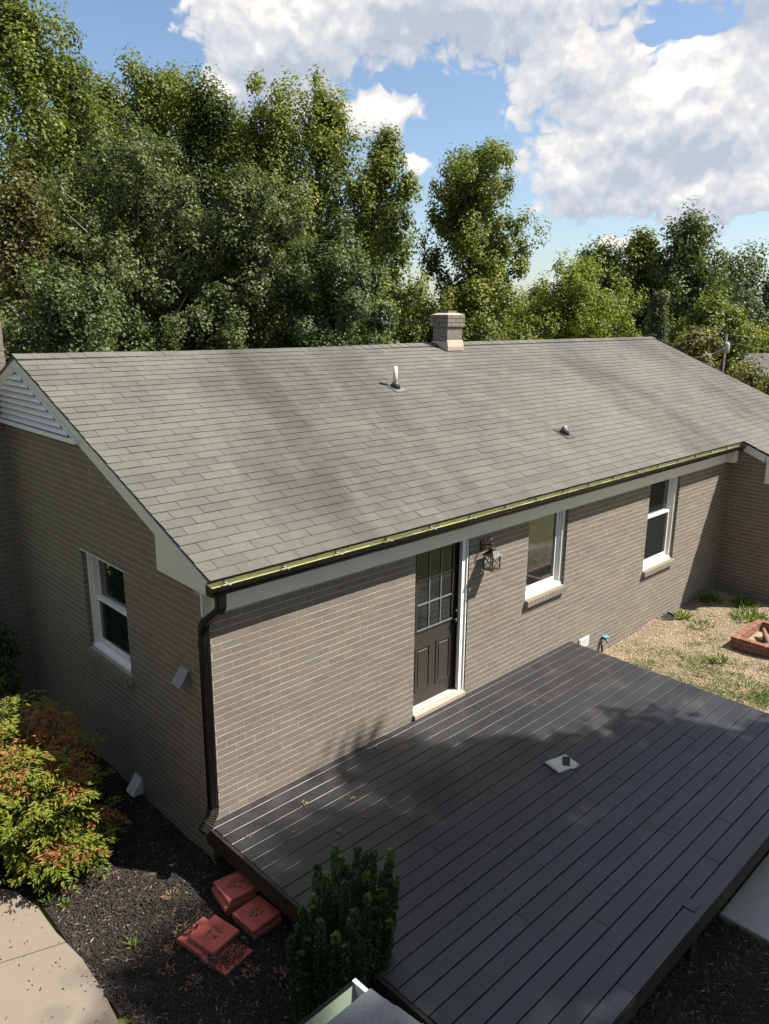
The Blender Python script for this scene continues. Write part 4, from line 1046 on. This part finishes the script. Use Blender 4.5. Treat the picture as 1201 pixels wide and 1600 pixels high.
# brick fire pit
FX0, FY0 = 8.31, -1.275; FX1, FY1 = 9.36, -2.5
fp = thing('fire_pit', 'low square red brick fire pit in the gravel', 'fire pit', (8.8, -1.9, G))
FO = np.array(fp.location)
for lv in range(3):
    z0 = G-.03+lv*.064; z1 = z0+.057; sh = .1 if lv % 2 else 0
    def frow(u0, u1, fix0, fix1, ax):
        u = u0-sh
        while u < u1:
            a, bb = max(u, u0), min(u+.193, u1)
            if bb-a > .03:
                k = MB(); j = [random.uniform(-.004, .004) for _ in range(2)]
                if ax == 0: k.bevbox(a, bb, fix0+j[0], fix1+j[0], z0, z1, .004)
                else: k.bevbox(fix0+j[0], fix1+j[0], a, bb, z0, z1, .004)
                k.build('brick', M['firebrick'], fp)
            u += .203
    frow(FX0, FX1, FY0-.10, FY0, 0); frow(FX0, FX1, FY1, FY1+.10, 0); frow(FY1+.11, FY0-.11, FX0, FX0+.10, 1); frow(FY1+.11, FY0-.11, FX1-.10, FX1, 1)
k = MB(); k.box(FX0+.006, FX1-.006, FY0-.094, FY0-.006, G-.03, G+.145); k.box(FX0+.006, FX1-.006, FY1+.006, FY1+.094, G-.03, G+.145); k.box(FX0+.006, FX0+.094, FY1+.095, FY0-.095, G-.03, G+.145); k.box(FX1-.094, FX1-.006, FY1+.095, FY0-.095, G-.03, G+.145); k.build('mortar_bed', M['mortar'], fp)
k = MB(); k.box(FX0+.095, FX1-.095, FY1+.095, FY0-.095, G-.03, G+.012); k.build('ash_floor', M['soil'], fp)
lbl = ['charred log lying farthest back in the fire pit', 'split log leaning on the others in the fire pit', 'thin branch at the near side of the fire pit', 'short log at the left corner of the fire pit']
for i, (a_, b_, r_) in enumerate([((8.7, -1.55, G+.05), (9.15, -1.75, G+.08), .045), ((8.62, -1.72, G+.06), (9.0, -1.5, G+.14), .038), ((8.55, -1.95, G+.04), (9.05, -1.85, G+.10), .03), ((8.5, -1.6, G+.045), (8.72, -1.9, G+.06), .035)]):
    a_, b_ = np.array(a_), np.array(b_); o = thing('log', lbl[i], 'log', tuple((a_+b_)/2), 0, 'logs in the fire pit')
    k = MB(); k.tube([a_, a_*.6+b_*.4+np.array([0, 0, .012]), b_], [r_, r_*1.1, r_*.8], 9); k.build('wood', M['log'], o, smooth=True)

# window well of black corrugated plastic
ww = thing('window_well', 'black half-round plastic window well against the wall', 'window well', (8.65, -.0, G))
k = MB(); V = []; n = 28
for i in range(n+1):
    a_ = math.pi*i/n
    for rr in (.205+.006*math.cos(i*3.1), .192+.006*math.cos(i*3.1)):
        for z in (G-.05, G+.035): V.append((8.65+rr*math.cos(a_)*1.0, -.004-rr*.95*math.sin(a_), z))
Fc = []
for i in range(n):
    a_ = i*4; Fc += [(a_, a_+4, a_+5, a_+1), (a_+2, a_+3, a_+7, a_+6), (a_+1, a_+5, a_+7, a_+3), (a_, a_+2, a_+6, a_+4)]
k.add(V, Fc); k.build('shell', M['rubber'], ww)
k = MB(); k.prism([(8.65+.188*math.cos(math.pi*i/12), -.004-.178*math.sin(math.pi*i/12)) for i in range(13)], 2, G-.02, G+.012); k.build('floor', M['dark'], ww)  # black sheet just under the rim stands in for the well's shaded depth
k = MB(); k.bar((8.64, -.012, G-.0), (8.66, -.05, G+.10), .014); k.build('stake', M['pvc'], ww)
# outdoor tap with a blue handle
tp = thing('garden_tap', 'small blue handled garden tap low on the wall', 'tap', (6.72, 0, -.32))
k = MB(); k.tube([(6.72, -.001, -.24), (6.72, -.05, -.24), (6.72, -.07, -.25), (6.72, -.085, -.285)], .014, 9); k.build('spout', M['steel'], tp, smooth=True)
k = MB(); k.tube([(6.72, -.05, -.225), (6.72, -.05, -.205)], .008, 8); k.lathe((6.72, -.05, -.205), [(.012, 0), (.05, .002), (.052, .014), (.014, .02)], 10); k.build('handle', M['blue'], tp)
k = MB(); k.tube([(6.66, -.03, -.28), (6.645, -.05, -.36), (6.64, -.06, G-.01)], .016, 9); k.build('hose_stub', M['dark'], tp, smooth=True)

# weeds
def weed(cx, cy, n, rad, L, seed, up=.8):
    V, F_, T = tuft(0, 0, 0, n, rad, L, seed, up); return V, F_, T
big = [(9.96, -.27, 110, .16, .15, 'broad leafy weed clump in the shade edge by the inner corner'), (9.64, -1.05, 160, .30, .14, 'wide green weed patch behind the fire pit'), (8.72, -.62, 60, .2, .11, 'weed patch half way between wall corner and fire pit'),
       (7.6, -1.42, 50, .10, .12, 'single green weed in the gravel left of the fire pit'), (7.0, -2.05, 60, .22, .10, 'weeds growing by the far deck edge'), (10.25, -.75, 100, .2, .15, 'tall weed at the foot of the wing wall'), (8.95, -.2, 50, .12, .14, 'grassy weed beside the window well')]
for i, (x, y, n, rad, L, lb) in enumerate(big):
    o = thing('weed', lb, 'weed', (x, y, bed_height(x, y)), 0, 'weeds in the gravel'); link('foliage', mesh_np('foliage', *weed(x, y, n, rad, L, 20+i)), M['l_weed'], o)
arr = []
r = np.random.default_rng(8)
for i in range(260):
    x, y = 5.9+4.6*r.random(), -.1-3.2*r.random()**1.2
    if r.random() < .45: x = 5.95+r.random()*1.6; y = -.6-1.9*r.random()
    if 8.2 < x < 9.5 and -2.6 < y < -1.2: continue
    s_ = r.uniform(.5, 1.1); arr.append(tuft(x, y, float(bed_height(x, y)), int(40*s_)+10, .15*s_, .06*s_, 100+i, .4))
for i, (x, y) in enumerate([(-1.28, .55), (-1.2, .42), (-.98, -.36), (-.55, -1.1), (-1.25, .75)]): arr.append(tuft(x, y, float(bed_height(x, y))+.01, 18, .03, .075, 400+i, .7))
stuff_from('low_weeds', arr, M['l_weed'], 'sparse low weeds and grass in the beds', 'weeds')
arr = []
for i, (x, y) in enumerate([(-.75, -.62), (-.9, -.78), (-.62, -.52), (-.45, -1.25), (-.8, -1.0), (-.3, -1.4), (-.5, -.1)]): arr.append(tuft(x, y, float(bed_height(x, y))+.012, 26, .05, .05, 500+i, .25))
stuff_from('dry_needles', arr, M['l_dry'], 'tufts of dry tan needles on the mulch', 'needles')

# ================================================================ SHRUBS
# upright holly beside the deck
hol = thing('holly_shrub', 'narrow upright dark green holly beside the deck', 'shrub', (-.28, -2.02, G))
spikes = []
for (px, py, dep) in [(525, 1320, -1.95), (535, 1341, -1.9), (497, 1352, -1.9), (560, 1326, -2.05), (585, 1330, -2.1), (610, 1330, -2.15), (572, 1338, -2.0), (473, 1418, -1.85), (466, 1448, -1.9), (455, 1468, -1.9), (555, 1423, -2.25), (600, 1360, -2.1), (512, 1365, -2.0), (548, 1352, -1.95), (490, 1400, -1.95), (618, 1372, -2.15), (540, 1380, -2.1), (575, 1400, -2.2), (500, 1440, -2.1), (525, 1460, -2.2), (548, 1440, -2.2), (590, 1420, -2.2), (608, 1440, -2.2), (480, 1470, -2.0), (512, 1395, -1.9), (533, 1410, -2.0), (572, 1366, -2.1), (598, 1390, -2.15), (470, 1490, -2.0), (540, 1480, -2.25), (565, 1470, -2.25)]:
    d = pix_dir(px, py); q = CAM+d*((dep-CY)/d[1]); spikes.append(q)
VV, FF, TT = [], [], []; n0 = 0; stems = MB(); r = np.random.default_rng(21)
for q in spikes:
    base_p = np.array([-.28+(q[0]+.28)*.72, -2.02+(q[1]+2.02)*.72, G+.05]); n = 1500; hr = r.uniform(.034, .062); ht = r.uniform(2.2, 3.6)
    t_ = r.random(n)**.9; C = base_p+(q-base_p)*t_[:, None]; a_ = r.random(n)*6.28; rad = (hr*np.clip(1-t_, 0, 1)**.62+.007)*r.random(n)**.33*(1+.25*np.sin(t_*40+q[0]*9))
    C += np.stack([np.cos(a_)*rad, np.sin(a_)*rad, np.zeros(n)], 1)
    ax = np.stack([np.cos(a_), np.sin(a_), .3+.7*r.random(n)], 1)+r.normal(size=(n, 3))*.3; nr = np.stack([-np.cos(a_)*.3, -np.sin(a_)*.3, np.ones(n)], 1)+r.normal(size=(n, 3))*.4
    tint = .35+r.normal(size=n)*.12+np.where(t_ > .93, .3*(r.random() < .5), 0)
    v, f, t2 = leaves(C, ax, nr, r.uniform(.020, .034, n), .016, tint); VV.append(v); FF.append(f+n0); TT.append(t2); n0 += len(v)
    stems.tube([base_p*.3+np.array([-.28, -2.02, G])*.7, base_p, q-np.array([0, 0, .02])], [.010, .007, .002], 5, False)
stems.build('stems', M['skirt'], hol)
link('foliage', mesh_np('foliage', np.concatenate(VV)-np.array(hol.location), np.concatenate(FF), np.concatenate(TT)), M['l_holly'], hol)

def nandina(name, label, loc, H, spread, nst, nfr, seed, red=.5, cat='shrub', leafL=.052):
    r = np.random.default_rng(seed); root = thing(name, label, cat, loc); st = MB(); VV, FF, TT = [], [], []; n0 = 0
    for s in range(nst):
        a = r.random()*6.28; rr = spread*math.sqrt(r.random()); h = H*(1-.42*(rr/spread)**2)*r.uniform(.75, 1.05)
        tip = np.array([math.cos(a)*rr, math.sin(a)*rr, h]); b0 = np.array([math.cos(a)*rr*.25, math.sin(a)*rr*.25, -.02])
        mid = (b0+tip)/2*np.array([.85, .85, 1.15]); st.tube([b0, mid, tip], [.009, .007, .004], 5, False)
        redst = r.random() < red
        for f in range(nfr):
            u = .35+.65*r.random(); p = b0*(1-u)**2+2*mid*u*(1-u)+tip*u*u
            fa = r.random()*6.28; out = np.array([math.cos(fa), math.sin(fa), r.uniform(-.1, .75)]); out[:2] += np.array([math.cos(a), math.sin(a)])*.5; out /= np.linalg.norm(out)
            FL = r.uniform(.16, .30); n = 26
            w_ = r.random(n); side = np.cross(out, [0, 0, 1.]); side /= np.linalg.norm(side)+1e-6; sg = np.where(r.random(n) < .5, -1, 1)
            C = p+out*(w_*FL)[:, None]+side*(sg*r.random(n)*.085*(1.1-w_))[:, None]+np.array([0, 0, -1.])*(w_**2*FL*.35)[:, None]
            ax = out*.8+side*(sg*.75)[:, None]+np.array([0, 0, -.25])+r.normal(size=(n, 3))*.25
            nr = np.array([0, 0, 1.])+r.normal(size=(n, 3))*.35
            if redst and u > .72: tint = .80+r.normal(size=n)*.09
            elif u > .8: tint = .45+r.normal(size=n)*.12
            else: tint = .30+r.normal(size=n)*.13
            v, fq, t2 = leaves(C, ax, nr, leafL*r.uniform(.7, 1.25, n), leafL*.34, tint); VV.append(v); FF.append(fq+n0); TT.append(t2); n0 += len(v)
    st.build('stems', M['bark'], root, local=True); link('foliage', mesh_np('foliage', np.concatenate(VV), np.concatenate(FF), np.concatenate(TT)), M['l_nandina'], root)
    return root
nandina('nandina_shrub', 'big nandina shrub with yellow green and red leaves by the gable wall', (-1.42, 1.42, G), 1.5, .95, 80, 19, 3, .40)
nandina('nandina_shrub', 'low reddish nandina spilling on to the walkway corner', (-.98, .86, G), .62, .42, 26, 13, 4, .3)
nandina('nandina_shrub', 'shaded nandina close against the gable wall below the window', (-.75, 2.35, G), 1.15, .5, 22, 12, 5, .3)
tree('shrub', 'dark green shrub against the end chimney', None, 0, 0, 0, 0, M['l_dark'], 'oval', 60, 90, .06, .16, loc=(-.75, 3.75, G), H=1.75, Rm=.42, seed=61, cat='shrub', limbs=8)

# ================================================================ THE BUILDING THE PICTURE IS TAKEN FROM (its roof corner)
near = thing('garage', 'grey shingled low roof corner with open gutter in the foreground', 'garage', (-4.5, -7.0, G))
nx1, nye, nz = -1.519, -3.713, 2.042
nroof = lambda y: nz+.02+(nye+.02-y)*.19
k = MB(); k.add([(-8, nye, nroof(nye)-.03), (nx1, nye, nroof(nye)-.03), (nx1, -5.0, nroof(-5.0)-.03), (-8, -5.0, nroof(-5.0)-.03), (-8, nye, nroof(nye)), (nx1, nye, nroof(nye)), (nx1, -5.0, nroof(-5.0)), (-8, -5.0, nroof(-5.0))], [(3, 2, 1, 0), (4, 5, 6, 7), (0, 1, 5, 4), (1, 2, 6, 5), (2, 3, 7, 6), (3, 0, 4, 7)])
k.add([(-8, -5.0, nroof(-5)-.03), (nx1, -5.0, nroof(-5)-.03), (nx1, -7.0, nroof(-5)-.41), (-8, -7.0, nroof(-5)-.41), (-8, -5.0, nroof(-5)), (nx1, -5.0, nroof(-5)), (nx1, -7.0, nroof(-5)-.38), (-8, -7.0, nroof(-5)-.38)], [(3, 2, 1, 0), (4, 5, 6, 7), (0, 1, 5, 4), (1, 2, 6, 5), (2, 3, 7, 6), (3, 0, 4, 7)])
nr_ = k.build('roof', M['shingle_near'], near)
for rr in range(5):
    for i in range(9):
        off = .15 if rr % 2 else 0; x1 = nx1+.012-i*.305+off*(i > 0); x0 = x1-.30 if not (i == 0 and off) else x1-.15
        if i == 0 and off: x1 = nx1+.012; x0 = nx1-.14
        if off and i > 0: x1 = nx1-.146-(i-1)*.305; x0 = x1-.299
        ya = nye+.012-rr*.127; yb = ya-.14
        k = MB(); k.add([(x0, ya, nroof(ya)+.004), (x1, ya, nroof(ya)+.004), (x1, yb, nroof(yb)+.001), (x0, yb, nroof(yb)+.001), (x0, ya, nroof(ya)+.012), (x1, ya, nroof(ya)+.012), (x1, yb, nroof(yb)+.004), (x0, yb, nroof(yb)+.004)], [(3, 2, 1, 0), (4, 5, 6, 7), (0, 1, 5, 4), (1, 2, 6, 5), (2, 3, 7, 6), (3, 0, 4, 7)])
        k.build('shingle', M['shingle_near'], nr_)
po = [(nye-.03, nz-.09), (nye+.05, nz-.09), (nye+.085, nz-.03), (nye+.10, nz-.005), (nye+.10, nz+.008), (nye+.088, nz+.008)]
pin = [(nye+.088, nz+.001), (nye+.094, nz-.002), (nye+.081, nz-.028), (nye+.048, nz-.085), (nye-.026, nz-.085)]
k = MB(); k.prism(po+pin+[(nye-.026, nz+.02), (nye-.03, nz+.02)], 0, -8, nx1+.0); ng = k.build('gutter', M['gutter'], near)
k = MB(); pq = [(a-.0012, z+.0012) for a, z in pin]+[(nye-.0245, nz+.018)]
k.add([(-7.99, a, z) for a, z in pq]+[(nx1-.001, a, z) for a, z in pq], [(i, len(pq)+i, len(pq)+i+1, i+1) for i in range(len(pq)-1)]); k.build('gutter_lining', M['gutter_in2'], ng)
k = MB(); k.prism(po+[(nye-.03, nz+.012)], 0, nx1+.0005, nx1+.018); k.build('end_cap', M['vinyl'], ng)
k = MB(); k.box(-8, nx1-.03, nye-.055, nye-.031, nz-.12, nz+.0); k.box(-8, nx1-.05, nye-.35, nye-.056, nz-.12, nz-.105); k.build('fascia_board', M['trim'], near)
k = MB(); k.box(-7.9, nx1-.25, -6.7, nye-.35, G-.1, nz-.106); k.build('wall', M['brick'], near)
k = MB(); k.box(-8.2, -1.9, -12, -7.02, G-.1, 5.6); k.build('added_storey', M['brick'], near)  # unseen storey added behind the camera to block the south-west sky
k = MB(); k.prism([(-12.4, 5.6), (-6.6, 5.6), (-9.5, 6.9)], 0, -8.5, -1.6); k.build('added_storey_roof', M['shingle_near'], near)  # roof over the added storey, also out of view
k = MB(); k.prism([(-6.7, nz-.106), (nye-.35, nz-.106), (-5.0, nroof(-5.0)-.05)], 0, -7.9, nx1-.26); k.build('gable', M['trim'], near)

# ================================================================ TREES, NEIGHBOURS, WIRES
gA = 'tall trees in the wood behind the house'
T = [ # name, label, px, py, D, width, material, options
 ('tall_tree', 'tallest dark green tree at the far left, reaching the top of the picture', 25, -30, 27, 230, 'l_gum', dict(prof='column', seed=1, nclump=420, nleaf=118, nl=34)),
 ('tall_tree', 'tall leafy tree second from the left in the wood', 108, 82, 28, 150, 'l_dark', dict(prof='column', seed=2, nclump=300, nleaf=118)),
 ('tall_tree', 'pale green tree top between the second tree and the pointed tree', 160, 125, 30, 130, 'l_gum', dict(prof='column', seed=35, nclump=260, nleaf=106)),
 ('tall_tree', 'pointed tall tree rising behind the silvery trees', 222, 82, 31, 170, 'l_gum', dict(prof='spire', seed=3, nclump=320, nleaf=112, nl=30)),
 ('tall_tree', 'rounded tree top between the pointed tree and the narrow dark tree', 272, 108, 32, 140, 'l_gum', dict(prof='column', seed=36, nclump=260, nleaf=106)),
 ('tall_tree', 'narrow dark tree between the pointed tree and the broad gum tree', 322, 104, 30, 130, 'l_dark', dict(prof='column', seed=4, nclump=280, nleaf=112)),
 ('tall_tree', 'lower green tree in the notch left of the broad gum tree', 370, 168, 31, 130, 'l_gum', dict(prof='column', seed=37, nclump=240, nleaf=106)),
 ('tall_tree', 'left half of the broad gum crown with a pointed top', 425, 126, 29, 205, 'l_gum', dict(prof='column', seed=5, nclump=340, nleaf=118, nl=30)),
 ('tall_tree', 'right half of the broad gum crown ending in a rounded shoulder', 497, 128, 30, 190, 'l_gum', dict(prof='column', seed=38, nclump=320, nleaf=118, nl=30)),
 ('tall_tree', 'tall tree with limbs leaning out to the right, left of the sky gap', 573, 196, 28, 118, 'l_gum', dict(prof='oval', seed=6, nclump=300, nleaf=112, nl=22, lean=(.5, -.4), lump=.55, clump=.42, rise=1.5)),
 ('silvery_tree', 'bushy silvery olive tree in front at the left', 205, 190, 22, 300, 'l_olive', dict(prof='oval', seed=7, nclump=640, nleaf=125, base=.05, leaf=.088, clump=.36, upright=1.0, nl=46, lump=.25, rise=.7)),
 ('silvery_tree', 'silvery green tree in the middle of the wood front', 385, 245, 21.5, 260, 'l_olive', dict(prof='oval', seed=8, nclump=600, nleaf=125, base=.05, leaf=.088, clump=.36, upright=1.0, nl=44, lump=.25, rise=.7)),
 ('pear_tree', 'dense glossy round topped tree behind the ridge, left of the chimney', 522, 343, 20, 185, 'l_pear', dict(prof='round', seed=9, nclump=520, nleaf=118, base=.03, leaf=.086, clump=.32, upright=1.0, lump=.12, nl=46, rise=.5)),
 ('leafy_tree', 'yellowish leafy tree at the left edge over the chimney', 18, 250, 21, 180, 'l_brown', dict(prof='oval', seed=10, nclump=380, nleaf=90, base=.04, leaf=.10, clump=.38, nl=34)),
 ('leafy_tree', 'low pale green tree just above the left end of the ridge', 90, 400, 18, 260, 'l_pear', dict(prof='round', seed=11, nclump=400, nleaf=90, base=.02, leaf=.086, clump=.32, nl=36, rise=.6)),
 ('leafy_tree', 'dark low tree filling the wood between the silvery trees', 300, 390, 24, 240, 'l_dark', dict(prof='round', seed=12, nclump=300, nleaf=90, base=.02)),
 ('leafy_tree', 'mid green tree low in the sky gap left of the tall single tree', 655, 448, 36, 120, 'l_gum', dict(prof='oval', seed=13, nclump=260, nleaf=70, base=.03, clump=.55)),
 ('single_tall_tree', 'tall single gum tree standing behind the chimney', 742, 214, 31, 205, 'l_gum', dict(prof='spire', seed=14, nclump=520, nleaf=118, base=.10, lump=.28, clump=.42, nl=38, rise=1.0)),
 ('leafy_tree', 'bushy undergrowth tree at the foot of the tall single tree', 742, 432, 29, 150, 'l_gum', dict(prof='round', seed=15, nclump=300, nleaf=85, base=.02, clump=.45)),
 ('far_tree', 'distant tree low on the horizon, right of the tall single tree', 838, 440, 75, 80, 'l_far', dict(prof='oval', seed=16, nclump=130, nleaf=55, leaf=.3, clump=.9)),
 ('yellow_green_tree', 'bright yellow green rounded tree behind the roof', 905, 403, 36, 195, 'l_yellow', dict(prof='round', seed=17, nclump=480, nleaf=100, base=.04, clump=.46, lump=.4, nl=40, rise=.6)),
 ('right_tree', 'dark tree top behind the bright yellow green tree', 938, 370, 48, 105, 'l_dark', dict(prof='column', seed=18, nclump=220, nleaf=70, leaf=.2, clump=.62)),
 ('right_tree', 'mid green tree left of the tallest tree on the right', 1003, 356, 47, 120, 'l_gum', dict(prof='column', seed=19, nclump=260, nleaf=70, leaf=.2, clump=.62)),
 ('right_tree', 'tallest dark tree on the right side', 1080, 326, 46, 150, 'l_dark', dict(prof='spire', seed=20, nclump=330, nleaf=80, leaf=.19, clump=.62, lump=.5, nl=30)),
 ('right_tree', 'bluish green rounded tree at the right edge', 1172, 388, 62, 150, 'l_far', dict(prof='round', seed=21, nclump=300, nleaf=70, leaf=.26, clump=.9, nl=32)),
 ('right_tree', 'leafy tree under the tallest tree on the right', 1110, 455, 42, 105, 'l_gum', dict(prof='oval', seed=22, nclump=190, nleaf=70, leaf=.18, clump=.55)),
 ('conifer', 'grey green conifer standing beside the roof ridge end', 1032, 446, 34, 66, 'l_fir', dict(prof='cone', seed=23, nclump=240, nleaf=70, leaf=.10, clump=.3, droop=.7, upright=.6, nl=40, rise=-.2, ext=.35)),
 ('mixed_tree', 'small tree with brownish leaves above the right rake', 1090, 508, 30, 95, 'l_brown', dict(prof='round', seed=24, nclump=170, nleaf=70, leaf=.14, clump=.34, base=.02)),
 ('narrow_tree', 'narrow green tree behind the utility pole', 1138, 520, 42, 50, 'l_gum', dict(prof='spire', seed=25, nclump=140, nleaf=60, leaf=.16, clump=.42, base=.03)),
 ('right_tree', 'bright tree at the right edge behind the neighbour house', 1208, 505, 55, 75, 'l_yellow', dict(prof='oval', seed=26, nclump=150, nleaf=60, leaf=.2, clump=.65, base=.03)),
 ('leafy_tree', 'dark tree filling the gap below the sky beside the tall single tree', 600, 462, 33, 130, 'l_dark', dict(prof='round', seed=27, nclump=220, nleaf=70, base=.02, clump=.55)),
 ('leafy_tree', 'green tree low behind the ridge left of the bright tree', 820, 462, 40, 110, 'l_gum', dict(prof='round', seed=28, nclump=200, nleaf=70, base=.02, clump=.55)),
 ('right_tree', 'dark tree low between the bright tree and the conifer', 985, 455, 44, 120, 'l_dark', dict(prof='round', seed=29, nclump=200, nleaf=70, leaf=.2, base=.02, clump=.62)),
 ('right_tree', 'dark far tree low behind the utility pole', 1160, 470, 58, 130, 'l_dark', dict(prof='round', seed=30, nclump=200, nleaf=70, leaf=.24, base=.02, clump=.8)),
 ('leafy_tree', 'dark tree deep in the wood behind the silvery trees', 420, 400, 27, 230, 'l_dark', dict(prof='round', seed=33, nclump=280, nleaf=85, base=.02)),
 ('leafy_tree', 'dark tree deep in the wood at the left', 140, 330, 26, 230, 'l_dark', dict(prof='round', seed=34, nclump=300, nleaf=85, base=.02)),
]
for nm, lb, px, py, D, wd, mt, kw in T:
    if nm == 'right_tree': wd *= 1.2
    if nm == 'tall_tree': kw.setdefault('lump', .5); kw.setdefault('ext', .62); wd *= 1.05
    tree(nm, lb, gA if D < 36 and px < 620 else None, px, py, D, wd, M[mt], **kw)
# hedge at the right
hp = at(1178, 566, 26)
tree('hedge_shrub', 'rounded yellowish shrub below the neighbour house', None, 1178, 566, 25, 100, M['l_brown'], 'round', 150, 100, .09, .3, base=.01, seed=40, cat='shrub')
tree('hedge_shrub', 'green shrub at the right edge below the neighbour house', None, 1225, 570, 24, 80, M['l_yellow'], 'round', 110, 100, .09, .3, base=.01, seed=41, cat='shrub')
# trees across the yard that shade the deck (outside the frame)
def shade(s, mm, ztop, rad, zb, nm, lb, seed, ncl=230):
    x, y = s*.7071+mm, s*.7071-mm
    tree(nm, lb, None, 0, 0, 0, 0, M['l_gum'], 'column', ncl, 58, .16, .46, loc=(x, y, G), H=ztop-G, Rm=rad, base=zb/(ztop-G), seed=seed, lump=.28)
shade(.85, 8.0, 12.75, 1.25, 5.0, 'yard_tree', 'tall yard tree whose crown shades the middle of the deck', 50)
shade(-1.35, 8.6, 15.2, 2.1, 5.0, 'yard_tree', 'tall yard tree whose crown shades the near end of the deck', 51)
shade(-.35, 9.6, 16.2, 1.5, 5.5, 'yard_tree', 'tall yard tree between the two that shade the deck', 53)
shade(-4.5, 9.2, 18.0, 2.1, 5.0, 'yard_tree', 'tall yard tree farthest from the house, behind the photographer', 52)

for i, (x, y, hh, rr, lb) in enumerate([(-10.5, 1.5, 10, 3.2, 'big tree beyond the walkway facing the gable window'), (-11.5, 7.5, 11, 3.4, 'big tree behind the end chimney on the west side'), (-10.0, -3.5, 9, 2.8, 'tree beside the garage on the west side')]):
    tree('west_tree', lb, None, 0, 0, 0, 0, M['l_gum'], 'oval', 320, 60, .2, .55, loc=(x, y, G), H=hh, Rm=rr, base=.06, seed=70+i, nl=30)
# neighbour house far right
nb = at(1180, 560, 50); ang = math.atan2(_r0[1], _r0[0])
no = thing('neighbour_house', 'small distant house with grey roof and red brick gable', 'house', (nb[0], nb[1], -.45), ang)
zt = nb[2]+.45
k = MB(); k.box(-2.0, 2.6, -2.5, 2.5, 0, zt-.75); k.build('wall', M['firebrick'], no, local=True)
k = MB(); k.prism([(-2.5+3.2-3.2, zt-.75), (2.5, zt-.75), (0, zt+.1)], 0, -1.9, 2.55); k.build('gable', M['firebrick'], no, local=True)
for sg in (-1, 1):
    k = MB(); k.add([(-2.3, sg*2.9, zt-.92), (2.9, sg*2.9, zt-.92), (2.9, 0, zt+.2), (-2.3, 0, zt+.2), (-2.3, sg*2.9, zt-.82), (2.9, sg*2.9, zt-.82), (2.9, 0, zt+.3), (-2.3, 0, zt+.3)], [(3, 2, 1, 0), (4, 5, 6, 7), (0, 1, 5, 4), (1, 2, 6, 5), (2, 3, 7, 6), (3, 0, 4, 7)]); k.build('roof_slope', M['shingle'], no, local=True)
k = MB(); k.box(-.6, .2, .3, 1.0, zt-.3, zt+.65); k.build('chimney', M['firebrick'], no, local=True)
for xx in (-1.2, .9):
    k = MB(); k.box(xx-.45, xx+.45, -2.53, -2.502, zt-2.1, zt-1.05); k.build('window', M['glass'], no, local=True)
# utility pole, transformer, wires
pp = at(1132, 538, 28.5)
po_ = thing('utility_pole', 'wooden utility pole with grey transformer among the trees', 'utility pole', (pp[0], pp[1], -.45))
k = MB(); k.tube([(pp[0], pp[1], -.5), (pp[0], pp[1], pp[2]+.32)], [.075, .055], 10); k.build('pole', M['pole'], po_, smooth=True)
k = MB(); k.lathe((pp[0]-.1, pp[1]-.1, pp[2]-.28), [(.08, 0), (.1, .02), (.1, .3), (.08, .33), (.03, .36)], 14); k.build('transformer', M['ceramic'], po_, smooth=True)
k = MB(); k.bar((pp[0]-.22, pp[1]+.22, pp[2]+.28), (pp[0]+.22, pp[1]-.22, pp[2]+.28), .04); k.build('crossarm', M['pole'], po_)
def wire(a, b_, sag, label, r_=.012):
    a = np.array(a); b_ = np.array(b_); o = thing('power_line', label, 'wire', tuple(a))
    pts = [a+(b_-a)*t_+np.array([0, 0, -sag*4*t_*(1-t_)]) for t_ in np.linspace(0, 1, 15)]
    k = MB(); k.tube(pts, r_, 5); k.build('cable', M['wire'], o)
top = np.array([pp[0], pp[1], pp[2]])
wire(at(560, 488, 16.5), at(672, 497, 14.2), .12, 'thin cable running from the wood to the chimney side', .007)
wire(at(560, 492, 16.5), at(672, 501, 14.2), .14, 'second thin cable just below the first, left of the chimney', .007)
wire(top+np.array([-.2, .2, .3]), at(700, 512, 22), .5, 'long power line passing behind the chimney', .006)
wire(top+np.array([.2, -.2, .3]), at(1290, 516, 50), .25, 'highest power line leaving the utility pole to the right', .008)
wire(top+np.array([.05, -.05, .1]), at(1290, 540, 50), .3, 'middle power line leaving the utility pole to the right', .008)
wire(top+np.array([.1, -.1, .0]), at(1060, 555, 24), .2, 'lower power line running from the pole towards the roof', .006)
